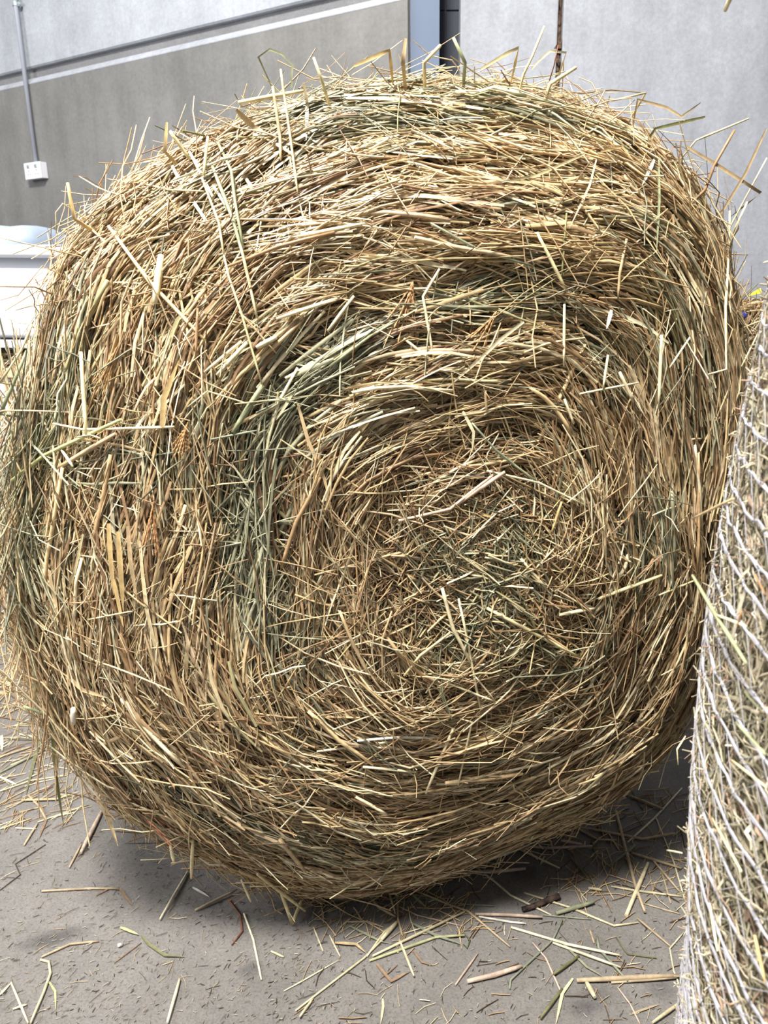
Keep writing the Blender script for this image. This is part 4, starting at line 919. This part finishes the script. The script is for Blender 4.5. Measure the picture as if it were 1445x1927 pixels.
CNAME = dict(cream='cream', pale='pale', tan='tan', gold='golden', white='whitish', brown='brown', red='reddish', green='green', grey='grey-green', lime='yellow-green', olive='olive', pink='pinkish', dark='dark', dgreen='dark green')
fam = {}
for e in shared: fam.setdefault((e[0], e[1], e[2]), []).append(e)
for (lab, cn, kd), es in fam.items():
    es.sort(key=lambda e: np.mean([p[0] for p in e[3]]))
    what = 'thin %s %s' % (CNAME[cn], 'straw' if kd == 's' else 'leaf blade')
    for q, e in enumerate(es):
        place = WHERE[lab]
        t = ('only %s %s' % (what, place)) if len(es) == 1 else ('%s, %s of those %s' % (what, ORD[q], place))
        tag(e[4], t, 'straw', GROUPN[lab])

# dark twig
ta = on_floor(983, 1711, 0.007); tb = on_floor(1052, 1687, 0.008)
tw = empty('twig', ((ta[0] + tb[0]) / 2, (ta[1] + tb[1]) / 2, 0)); tag(tw, 'short dark broken twig lying on the shaded concrete', 'twig')
MAT_BARK = hay_core_mat('bark', (34, 28, 26), (84, 70, 62)); MAT_WOODEND = plain('broken_wood', (110, 84, 62), 0.8)
v = []; f = []; K, S = 12, 9
ax = (tb - ta); ax /= np.linalg.norm(ax); bx = np.cross(ax, [0, 0, 1.0]); bx /= np.linalg.norm(bx); cz = np.cross(bx, ax)
for k in range(K):
    t = k / (K - 1); c = ta + (tb - ta) * t + bx * 0.0012 * math.sin(6 * t)
    for i in range(S):
        a = 2 * math.pi * i / S; r = (0.0048 + 0.0012 * t) * (1 + random.uniform(-.16, .16)); v.append(c + r * (math.cos(a) * bx + math.sin(a) * cz))
for k in range(K - 1):
    for i in range(S): f.append((k * S + i, k * S + (i + 1) % S, (k + 1) * S + (i + 1) % S, (k + 1) * S + i))
f.append(tuple(range(S - 1, -1, -1)))
mesh_obj('bark', v, f, MAT_BARK, tw)
m = MB()
for i in range(7):
    a = 2 * math.pi * i / 7; q = tb + (math.cos(a) * bx + math.sin(a) * cz) * .0032
    m.cyl(tuple(q - ax * .004), tuple(q + ax * random.uniform(.002, .006)), .0016, .0006, 5)
m.obj('broken_end', MAT_WOODEND, tw)
pb = on_floor(226, 1782); small_blob('pebble', (pb[0], pb[1], 0.0042), 0.0048, 0.004, 0.0042, MAT_STONE, 'small pale pebble on the bright concrete at the lower left', 'stone', 4)

# chaff: crumbs and short bits nobody could count
def chaff(n, region, l0, l1, r0, r1, pal, dark):
    px = rng.uniform(region[0], region[2], n); py = rng.uniform(region[1], region[3], n)
    c0 = np.array([on_floor(a, b, 0.0015) for a, b in zip(px, py)])
    an = rng.normal(0.9, 0.7, n); L = rng.uniform(l0, l1, n)
    d = np.stack([np.cos(an), np.sin(an), 0 * an], 1)
    bend = rng.normal(0, .05, n)
    t = np.linspace(-.5, .5, 3)
    P = c0[:, None] + d[:, None] * t[None, :, None] * L[:, None, None]
    P[:, 1, 0] += -d[:, 1] * bend * L; P[:, 1, 1] += d[:, 0] * bend * L
    rad = rng.uniform(r0, r1, n); P[..., 2] = 0.0008 + rad[:, None] + rng.uniform(0, .002, n)[:, None]
    col = pick(*pal, n) * rng.uniform(.7, 1.1, (n, 1)); dk = rng.random(n) < dark; col[dk] = COL['dark'] * rng.uniform(.5, 1.2, (dk.sum(), 1))
    return (P, np.tile([0, 0, 1.0], (n, 1)), rad, col, 3, True, 1.0)
g = [chaff(1500, (-40, 1480, 640, 1990), .003, .012, .0003, .0008, (PAL_PALE, W_PALE), .4), chaff(700, (500, 1660, 1300, 1990), .003, .012, .0003, .0008, (PAL_PALE, W_PALE), .45),
     chaff(110, (-20, 1560, 480, 1960), .012, .035, .0003, .0007, (PAL_TAN, W_TAN), .3), chaff(110, (560, 1690, 1280, 1950), .015, .05, .0005, .0012, (PAL_TAN, W_TAN), .25),
     chaff(260, (-60, 1270, 150, 1560), .02, .09, .0007, .0016, (PAL_TAN, W_TAN), .05), chaff(220, (1020, 1480, 1300, 1700), .02, .09, .0006, .0015, (PAL_TAN, W_TAN), .1),
     chaff(160, (600, 1640, 900, 1760), .02, .08, .0006, .0014, (PAL_TAN, W_TAN), .1), chaff(300, (-150, 1150, 80, 1330), .03, .12, .0008, .002, (PAL_TAN, W_TAN), .05)]
ch_o = strand_mesh('chaff', g, MAT_STRAW_DULL)
tag(ch_o, 'fine hay chaff and crumbs strewn over the concrete floor', 'chaff', kind='stuff')
